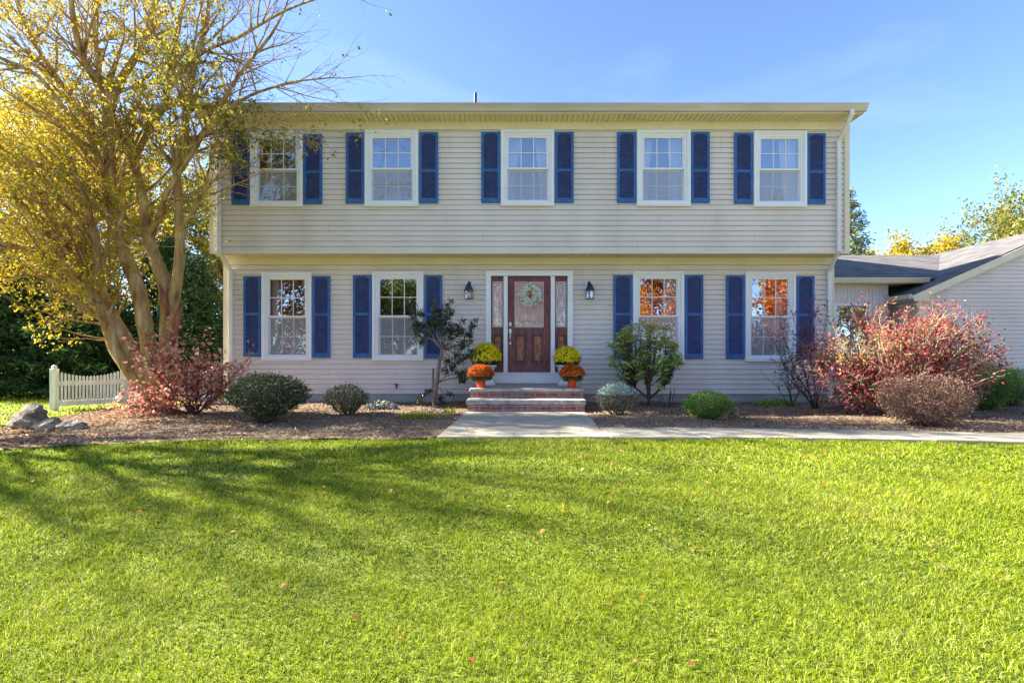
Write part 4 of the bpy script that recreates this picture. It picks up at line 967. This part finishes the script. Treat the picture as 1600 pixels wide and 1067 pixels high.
# rhododendron with leaf whorls
d = 10.0
t = thing('rhododendron', (WX(1012,d),d,0), 'broad leaved rhododendron with yellow green leaves right of the door', 'shrub'); gr = Grow(31, okc)
tg = []; r_ = random.Random(5)
for i in range(200):
    a = r_.uniform(0,6.28); q = r_.random()**.5; x_ = 1009+q*56*math.cos(a); y_ = 555+q*52*math.sin(a)
    if y_ > 590 and abs(x_-1010) < 22: continue
    tg.append((Vector(W(x_, y_, d+r_.uniform(-.5,.45)))))
hub = [Vector((WX(1012,d)+dx, d+dy, z)) for dx, dy, z in ((-.28,0,.42),(0,.1,.5),(.3,-.1,.45),(-.05,-.25,.45),(.12,.2,.6))]
for h in hub: gr.paths.append(([Vector((WX(1012,d),d,0)), Vector((WX(1014,d),d,.16)), h], [.03,.026,.018], 0))
LP, LD, LN = [], [], []
for q in tg:
    h = min(hub, key=lambda v: (v-q).length+abs(v.x-q.x)*1.5)
    mid = h.lerp(q,.5)+Vector((0,0,-.04))+gr.rv()*.03
    gr.paths.append(([h, h.lerp(mid,.5)+gr.rv()*.05, mid+gr.rv()*.04, mid.lerp(q,.5)+gr.rv()*.03, q], [.012,.010,.008,.006,.005], 2))
    n_ = 11; ax = (q-h).normalized()*.5+Vector((0,0,.6)); ax.normalize()
    u = ax.cross(Vector((.3,.8,.2))).normalized(); v = ax.cross(u)
    for j in range(n_):
        an = j*6.283/n_+r_.random(); up_ = r_.uniform(-.35,.55)
        LP.append(q+ax*r_.uniform(-.05,.03)); LD.append(u*math.cos(an)+v*math.sin(an)+ax*up_); LN.append(ax)
gr.wood('stem', M_dark, t, (7,5,5))
tint = nr.normal(.68,.22,len(LP)); P_ = np.array(LP); tint += .25*np.clip((P_[:,2]-.9)*1.2,-.6,.8); tint = np.where(nr.rand(len(P_)) < .02, 1, np.minimum(tint,.95))
leaves('foliage', P_, M_lf_rhod, t, (.10,.16), .3, tint, np.array(LD), 6, .1, .06, .6, np.array(LN))
# little stump twigs, groundcover, weeds
m1 = MB(); bx = WX(1043,9.7)
for k in range(9): 
    a = rng.uniform(-.6,.6); h = rng.uniform(.12,.42); m1.tube([(bx+a*.1,9.7+rng.uniform(-.06,.06),0),(bx+a*.25,9.7,h*.5),(bx+a*.35,9.7,h)], [.012,.009,.005], 5)
o = m1.build('cut_back_stems', M_dark, None, loc=(bx,9.7,0)); tag(o, 'short cut back dark stems right of the rhododendron', 'shrub')
def tuft(px, d, w, n, h, mat, label, name, cat, tlo=.5):
    x = WX(px, d); n_ = n; a = nr.uniform(0,6.28,n); r = nr.rand(n)**.6*w
    P = np.stack([x+np.cos(a)*r, d+np.sin(a)*r*.7, .02+0*a], 1); D = np.stack([np.cos(a)*.5, np.sin(a)*.5, 1+0*a], 1)
    t = thing(name, (x,d,0), label, cat); leaves('blades', P, mat, t, (h*.6,h*1.2), .10, nr.normal(tlo,.2,n), D, 2.2, 0, .05)
tuft(655, 8.2, .30, 420, .10, M_grass, 'scruffy grass tuft in the mulch left of the walk', 'grass_tuft', 'grass')
tuft(470, 8.3, .35, 120, .05, M_grass, 'thin sprouting grass in the mulch right of the big round boxwood', 'grass_sprouts', 'grass')
tuft(703, 8.75, .07, 60, .14, M_grass, 'small green weed near the left side of the steps', 'weed', 'plant')
def cover(px, d, w, n, mat, label, name, size, tm):
    x = WX(px, d); a = nr.uniform(0,6.28,n); r = nr.rand(n)**.5*w
    P = np.stack([x+np.cos(a)*r, d+np.sin(a)*r*.5, .03+nr.rand(n)*.16*(1-r/w*.6)], 1)
    t = thing(name, (x,d,0), label, 'plant'); leaves('foliage', P, mat, t, size, .6, nr.normal(tm,.2,n))
cover(1212, 10.2, .42, 700, M_lf_lime, 'low light green groundcover at the wall under the rightmost lower window', 'groundcover_plant', (.03,.06), .6)
cover(588, 9.5, .22, 500, M_lf_blue, 'dusty grey green low plant right of the small clipped shrub', 'dusty_plant', (.03,.05), .6)
# ------------------------------------------------------------------ the main tree
TX, TY = WX(243, 9.05), 9.05
okm = lambda p: not (p.x > -6.3 and p.y > 9.75 and p.z < 8.3) and p.z < 11 and p.z > .9
mt = thing('yellow_tree', (TX,TY,0), 'large multi trunk tree with yellow autumn leaves at the left corner of the house', 'tree')
gm = Grow(77, okm)
def limb(pl, r0, r1, d0=9.05, d1=9.05, lvl=0):
    """polyline of photograph pixels placed at the tree's own distance"""
    n = len(pl); pts = [Vector(W(x, y, d0+(d1-d0)*i/(n-1))) for i, (x, y) in enumerate(pl)]
    # resample smooth
    out = []
    for i in range(n-1):
        p0, p1, p2, p3 = pts[max(i-1,0)], pts[i], pts[i+1], pts[min(i+2,n-1)]
        for k in range(4):
            t = k/4; out.append(.5*((2*p1)+(p2-p0)*t+(2*p0-5*p1+4*p2-p3)*t*t+(3*p1-p0-3*p2+p3)*t**3))
    out.append(pts[-1]); m = len(out)
    rad = [(r0+(r1-r0)*(i/(m-1))**.8)*(1+.05*math.sin(i*1.7)) for i in range(m)]
    gm.paths.append((out, rad, 0)); return out, rad
limbs = []
def L(*a, **k): limbs.append(limb(*a, **k))
L([(243,655),(240,615),(222,580),(190,525),(165,478),(140,430)], .19, .105)
L([(243,655),(232,620),(208,588),(180,545),(168,510),(150,470),(120,430),(96,400)], .13, .07, 9.05, 8.7)
L([(248,655),(245,610),(236,560),(225,500),(215,450),(196,400),(178,345),(172,290),(171,228),(168,165)], .155, .08, 9.05, 9.0)
L([(258,655),(262,590),(263,520),(262,465),(247,415),(231,370),(221,300),(207,255),(190,215)], .18, .06, 9.05, 9.3)
L([(262,560),(270,480),(280,410),(281,360),(278,300),(276,250),(290,190),(300,120),(322,40)], .11, .042, 9.1, 9.0)
L([(168,165),(146,120),(132,96),(118,50),(108,-20)], .075, .04, 9.0, 8.6)
L([(171,172),(185,132),(205,100),(221,72),(242,7),(255,-50)], .08, .04, 9.0, 9.4)
L([(160,150),(152,90),(146,36),(150,-40)], .05, .03, 9.0, 9.3)
L([(140,430),(118,400),(96,378),(68,320),(30,305),(-20,296)], .09, .05, 9.05, 8.6)
L([(150,440),(130,400),(100,345),(60,300),(20,270),(-40,252)], .08, .04, 9.05, 9.3)
L([(165,478),(155,430),(150,380),(135,320),(118,274),(60,258),(0,254)], .08, .035, 9.05, 8.3)
L([(178,345),(160,270),(140,215),(100,170),(60,120),(10,95)], .06, .03, 9.0, 8.4)
L([(120,430),(80,410),(40,390),(-20,375)], .06, .035, 8.8, 8.3)
L([(207,255),(235,200),(249,178),(262,150),(272,100),(274,60),(290,-10)], .06, .03, 9.3, 8.8)
L([(231,370),(250,330),(262,300),(300,240),(330,190),(372,120),(420,60)], .055, .022, 9.2, 8.3)
L([(281,360),(300,330),(318,300),(325,270)], .035, .02, 9.0, 8.8)
L([(276,260),(310,215),(345,180),(390,150),(450,130)], .045, .016, 9.0, 8.0)
L([(171,230),(130,180),(95,130),(50,60),(20,-20)], .06, .03, 9.0, 9.6)
L([(274,120),(320,80),(370,60),(440,20),(490,0)], .04, .014, 8.9, 8.0)
L([(96,378),(60,350),(30,340),(-10,345)], .05, .03, 8.7, 9.2)
PM = dict(step=[.2,.22,.16,.1], wander=[.1,.16,.2,.25], lift=[.05,.05,.02,.0], n=[4.2,3.6,5.5,0], t0=[.35,.15,.2,.2], ang=(25,62),
          len=[(1,2),(.8,1.7),(.4,.9),(.18,.42)], rmax=[.1,.028,.011,.005], rmin=.0022)
for k, (pts, rad) in enumerate(limbs):
    ln = sum((pts[i+1]-pts[i]).length for i in range(len(pts)-1))
    gm.spawn(pts, rad, 0, PM, ln, t0=(.55 if k < 5 else .12))
# the low branch reaching across the corner window
for pl, r0, r1 in (([(318,168),(335,185),(352,195),(372,207),(400,216),(430,222),(455,234)],.02,.006),([(372,207),(395,200),(425,207),(450,212),(486,222),(500,226)],.010,.004),
                   ([(322,225),(345,240),(372,250),(402,262),(428,272)],.012,.004),([(335,182),(352,160),(380,165),(410,170),(440,182)],.012,.004)):
    o_, r_a = limb(pl, r0, r1, 8.9, 8.9)
    for i in range(0, len(o_)-1):
        for q in range(3):
            dd = (gm.rv()*.9+Vector((.6,-.2,-.5))).normalized(); gm.branch(o_[i].copy(), dd, gm.r.uniform(.12,.32), .004, 3, PM)
gm.wood('trunk', M_bark, mt, (14,7,4,3))
# broken stub and torn bark
m1 = MB(); b0 = Vector(W(272,505,8.93)); 
for k in range(6):
    q = Vector(W(279+k*1.4, 482-5*(k % 3), 8.93+.03*(k % 2))); m1.tube([Vector(W(266+k*.8,540,8.96)), b0.lerp(q,.55)+Vector((.01*k,-.02,0)), q], [.03,.026,.006], 6)
m1.tube([Vector(W(250,445,8.98)),Vector(W(258,475,8.93)),Vector(W(262,500,8.93))], [.02,.05,.03], 7)
m1.build('torn_wood', M_barkr, mt, True)
A, D = gm.tiparrays()
pxs = A[:,0]/A[:,1]*F+CX; pys = HY-(A[:,2]-CZ)/A[:,1]*F
# bare outer twigs to the right, as in autumn; leaves thin out there
pk = np.clip(1.12-(pxs-240)/130, .03, 1)*np.where((pys > 160) & (pys < 260) & (pxs > 330), 12, 1)
pk = np.clip(pk, 0, 1)
pr = pk/pk.sum(); nl = 45000
ii = nr.choice(len(A), nl//4, p=pr); cc = A[ii]+nr.normal(size=(nl//4,3))*.05; ii = np.repeat(ii,4); nl = len(ii); P = np.repeat(cc,4,0)+nr.normal(size=(nl,3))*.022
k = ~((P[:,0] > -6.3) & (P[:,1] > 9.8) & (P[:,2] < 6.2)); P = P[k]; D_ = D[ii][k]
px_ = P[:,0]/P[:,1]*F+CX
tint = .60+nr.normal(0,.17,len(P))+.10*vnoise(P,1.5,8)-.30*np.clip((px_-230)/140,0,1)
leaves('crown', P, M_lf_main, mt, (.035,.07), .6, tint, D_, .4, .5)
# ------------------------------------------------------------------ background trees
def tree(name, loc, H, rad, label, mat, nleaf, lsize, seed, wood=M_bark, tm=.5, ts=.2, trunk_r=.18, low=.3, grp=None, bare=1., spread=.12, droop=.2, cn=None):
    t = thing(name, loc, label, 'tree', grp); gr = Grow(seed); b = Vector(loc); r = gr.r
    top = b+Vector((r.uniform(-.3,.3), r.uniform(-.3,.3), H*.82)); pts = [b+(top-b)*(i/6)+(gr.rv()*.12 if i else Vector()) for i in range(7)]
    rr = [trunk_r*(1-.8*i/6) for i in range(7)]; gr.paths.append((pts, rr, 0))
    PT = dict(step=[.5,.45,.35,.3], wander=[.1,.14,.2,.25], lift=[.05,.06,.03,0], n=[0,1.5,2.0,0], t0=[.3,.25,.2,.2], ang=(25,60), len=[(1,2),(rad*.7,rad*1.05),(rad*.3,rad*.55),(rad*.12,rad*.3)], rmax=[.1,trunk_r*.4,.03,.012], rmin=.006)
    for i in range(26):
        tt = low+(1-low)*(i+r.random())/26; x = tt*6; j = min(int(x),5); q = pts[j].lerp(pts[j+1], x-j)
        a = i*2.4+r.uniform(-.4,.4); e = r.uniform(.2,.7)+.7*(tt-low)/(1-low); prof = math.sin(math.pi*min(1,max(.12,(tt-low)/(1-low)*.82+.18)))**.6
        gr.branch(q, Vector((math.cos(a), math.sin(a), e)), rad*1.0*prof*r.uniform(.75,1.1), trunk_r*.35, 1, PT)
    gr.wood('trunk', wood, t, (10,6,4,3)); A, D = gr.tiparrays(); P, D = cloud(A, D, nleaf, spread)
    P = P[P[:,2] > loc[2]+.3]; D = D[:len(P)]
    leaves('crown', P, mat, t, lsize, .65, nr.normal(tm,ts,len(P))+.15*vnoise(P,.9,seed), D, .3, droop); return t
def conifer(name, loc, H, rad, label, mat, nleaf, lsize, seed, tm=.4, asp=.3, droop=.5, power=.8, gap=0., z0=.02, grp=None, bot=.6):
    t = thing(name, loc, label, 'tree', grp); gr = Grow(seed); b = Vector(loc); r = gr.r
    pts = [b+Vector((0,0,H*i/5)) for i in range(6)]; gr.paths.append((pts, [.13*(1-.85*i/5) for i in range(6)], 0))
    P = []; D = []; nb = int(H*26)
    for i in range(nb):
        tt = z0+(1-z0)*(i+r.random())/nb; a = i*2.39996; 
        prof = (1-tt)**power if tt > .12 else (bot+(1-bot)*tt/.12)*(.88**power)
        ln = rad*prof*r.uniform(.7,1.12)+.06; d = Vector((math.cos(a), math.sin(a), .25-droop*.5))
        if gap and r.random() < gap: continue
        p = b+Vector((0,0,H*tt)); path = [p]; 
        for k in range(4): d = (d+Vector((0,0,-droop*.10+.09*k))+gr.rv()*.06).normalized(); p = p+d*ln/4; path.append(p)
        gr.paths.append((path, [.02,.015,.011,.007,.004], 2))
        m = max(6, int(nleaf/nb*(ln/rad+.2)*1.25))
        for k in range(m):
            s = r.random()**.65*4; j = min(int(s),3); q = path[j].lerp(path[j+1], s-j); w = .10+.16*(1-s/4)*rad*.5
            q = q+Vector((r.gauss(0,w), r.gauss(0,w), r.gauss(0,.05)-abs(r.gauss(0,.04)))); P.append(q[:]); D.append((math.cos(a)*.8+r.gauss(0,.3), math.sin(a)*.8+r.gauss(0,.3), -.25))
    gr.wood('trunk', M_dark, t, (8,5,4)); P = np.array(P); k = P[:,2] > .05; P = P[k]; D = np.array(D)[k]
    P[:,2] = np.maximum(P[:,2], .05)
    leaves('crown', P, mat, t, lsize, asp, nr.normal(tm,.22,len(P)), D, 1.2, .1); return t
conifer('cedar_tree', (-12.6,12.6,0), 3.5, 2.1, 'dark drooping evergreen at the far left edge behind the lawn', M_lf_con, 20000, (.10,.2), 1, .5)
conifer('cedar_tree', (-10.6,12.9,0), 3.1, 1.9, 'dark evergreen directly behind the left post of the picket fence', M_lf_con, 20000, (.10,.2), 2, .42)
conifer('cedar_tree', (-10.0,14.9,0), 4.4, 2.0, 'dark evergreen behind the trunks of the yellow tree', M_lf_con, 20000, (.10,.2), 3, .3)
conifer('cedar_tree', (-8.3,13.4,0), 3.6, 1.4, 'dark evergreen close to the left corner of the house', M_lf_con, 20000, (.08,.16), 4, .3, droop=.3)
conifer('cedar_tree', (-14.6,16.0,0), 5.2, 2.4, 'taller dark evergreen in the second row at the far left', M_lf_con, 18000, (.12,.24), 6, .3)
conifer('cedar_tree', (-17.5,17.5,0), 5.6, 2.8, 'dark evergreen farthest left at the edge of the yard', M_lf_con, 18000, (.14,.26), 8, .3)
G1 = 'yellow trees beyond the hedge at left'
tree('yellow_maple', (-14.5,17.5,0), 9.5, 3.4, 'yellow maple behind the evergreens at the far left', M_lf_main, 20000, (.08,.14), 21, tm=.46, low=.22, grp=G1)
tree('yellow_maple', (-11.0,19.5,0), 9.0, 3.2, 'yellow maple behind the split trunks of the big tree', M_lf_main, 20000, (.08,.14), 22, tm=.46, low=.2, grp=G1)
tree('yellow_maple', (-9.3,16.5,0), 6.4, 2.1, 'small yellow green tree close behind the left side of the house', M_lf_main, 18000, (.06,.12), 23, tm=.38, low=.2, grp=G1)
tree('yellow_maple', (-19.5,21,0), 11, 4.2, 'tall yellow maple beyond the left edge of the yard', M_lf_main, 20000, (.12,.2), 24, tm=.46, low=.2, grp=G1)
tree('yellow_maple', (-13.8,14.6,0), 7.5, 2.6, 'yellow tree between the evergreens at the left edge', M_lf_main, 9000, (.05,.1), 25, tm=.6, low=.45, grp=G1)
tree('yellow_maple', (-12.8,6.7,0), 8.5, 2.4, 'thin yellow tree on the lawn beyond the left edge, nearest the street', M_lf_main, 1700, (.06,.10), 26, tm=.6, low=.45, grp=G1)
tree('yellow_maple', (-17,7.6,0), 13.0, 3.0, 'tallest thin yellow tree on the lawn beyond the left edge', M_lf_main, 2300, (.06,.10), 27, tm=.6, low=.5, grp=G1)
conifer('pine_tree', (20.0,31,0), 11.0, 2.5, 'tall loose pine rising behind the right corner of the house', M_lf_pine, 26000, (.14,.3), 31, .5, .3, .1, .55, .22)
GR = 'autumn trees beyond the garage'
tree('autumn_tree', (33.8,32,0), 11.0, 4.6, 'tall olive gold tree above the garage roof at the right edge', M_lf_grn, 34000, (.13,.24), 41, tm=.62, ts=.25, low=.15, trunk_r=.3, grp=GR, spread=.3)
tree('autumn_tree', (27.8,36,0), 8.3, 3.4, 'lower bright yellow tree behind the ridge of the garage roof', M_lf_main, 24000, (.13,.22), 42, tm=.62, low=.15, trunk_r=.25, grp=GR, spread=.25)
tree('autumn_tree', (23.9,44,0), 8.6, 2.6, 'small distant tree top just over the breezeway ridge', M_lf_grn, 9000, (.16,.26), 43, tm=.3, low=.15, grp=GR)
# trees across the road behind the viewpoint, mirrored in the panes
GM = 'trees across the street seen in the window reflections'
for k, (x, y, H, rad, mat, lab, tm) in enumerate(((12,-15,10,4.4,M_lf_orng,'orange maple across the street mirrored in the lower window right of the door',.5),
        (-17.5,-14,9.5,4.6,M_lf_orng,'rust and olive tree across the street mirrored in the leftmost lower window',.25),
        (21.5,-15,11,4.4,M_lf_grn,'green gold tree across the street mirrored in the rightmost lower window',.6),
        (17.5,-8,5.0,2.6,M_lf_orng,'low red maple across the street beside the green gold tree',.6),
        (-8.5,-17,5.8,3.2,M_lf_grn,'low green tree across the street mirrored in the lower window left of the door',.35),
        (1.5,-20,9,4.6,M_lf_orng,'orange maple across the street straight opposite the front door',.55),
        (-27,-16,11,5,M_lf_grn,'green tree across the street at the left end of the row',.5),
        (29,-13,11,5.2,M_lf_grn,'green tree added across the street at the right end to darken the wing window reflection',.3))):  # added behind the viewpoint so the wing window mirrors less bright sky
    tree('street_tree', (x,y,float(gz(x,y))), H, rad, lab, mat, 15000, (.16,.3), 60+k, tm=tm, low=.1, trunk_r=.25, grp=GM, spread=.25)
# ------------------------------------------------------------------ light, sky, camera
SE, SA = R(33), R(9)     # elevation, angle behind the facade plane; sun stands to the left
sd = Vector((-math.cos(SA)*math.cos(SE), math.sin(SA)*math.cos(SE), math.sin(SE)))
sun = bpy.data.lights.new('sun', 'SUN'); sun.energy = 5; sun.angle = R(.53); sun.color = (1,.93,.80)
so = bpy.data.objects.new('sun', sun); COL.objects.link(so); so.rotation_euler = (-sd).to_track_quat('-Z','Y').to_euler(); so.location = (0,0,30)
w = bpy.data.worlds.new('World'); scn.world = w; w.use_nodes = True; nt = w.node_tree
bg = nt.nodes['Background']; sky = nt.nodes.new('ShaderNodeTexSky'); sky.sky_type = 'NISHITA'; sky.sun_disc = False
sky.sun_elevation = SE; sky.sun_rotation = math.atan2(sd.x, sd.y); sky.air_density = .6; sky.dust_density = .35; sky.ozone_density = 3.5; sky.altitude = 50
tcw = nt.nodes.new('ShaderNodeTexCoord'); mpw = nt.nodes.new('ShaderNodeMapping'); mpw.inputs['Scale'].default_value = (1.2, 1.2, 5); mpw.inputs['Rotation'].default_value = (0, R(35), 0)
nt.links.new(tcw.outputs['Generated'], mpw.inputs[0]); nw = nt.nodes.new('ShaderNodeTexNoise'); nw.inputs['Scale'].default_value = 2.2; nw.inputs['Detail'].default_value = 9; nw.inputs['Distortion'].default_value = .6; nt.links.new(mpw.outputs[0], nw.inputs['Vector'])
cw = ramp(nt, nw.outputs[0], [(.54,(0,0,0)), (.85,(.13,.13,.13))]); mw = nt.nodes.new('ShaderNodeMixRGB'); mw.inputs[2].default_value = (3.2,3.4,3.8,1)
nt.links.new(cw, mw.inputs[0]); nt.links.new(sky.outputs[0], mw.inputs[1]); nt.links.new(mw.outputs[0], bg.inputs[0]); bg.inputs[1].default_value = .104
cam = bpy.data.cameras.new('camera'); co = bpy.data.objects.new('camera', cam); COL.objects.link(co)
co.location = (0,0,CZ); co.rotation_euler = (R(90),0,0); cam.sensor_width = 36; cam.lens = 36*F/1600; cam.shift_y = (HY-533.5)/1600; cam.clip_end = 3000; cam.clip_start = .05
scn.camera = co
scn.view_settings.view_transform = 'Standard'; scn.view_settings.look = 'None'; scn.view_settings.exposure = 2.2; scn.view_settings.gamma = 1
scn.render.engine = 'CYCLES'; scn.cycles.use_denoising = True; scn.cycles.max_bounces = 7; scn.cycles.transparent_max_bounces = 10
scn.render.film_transparent = False
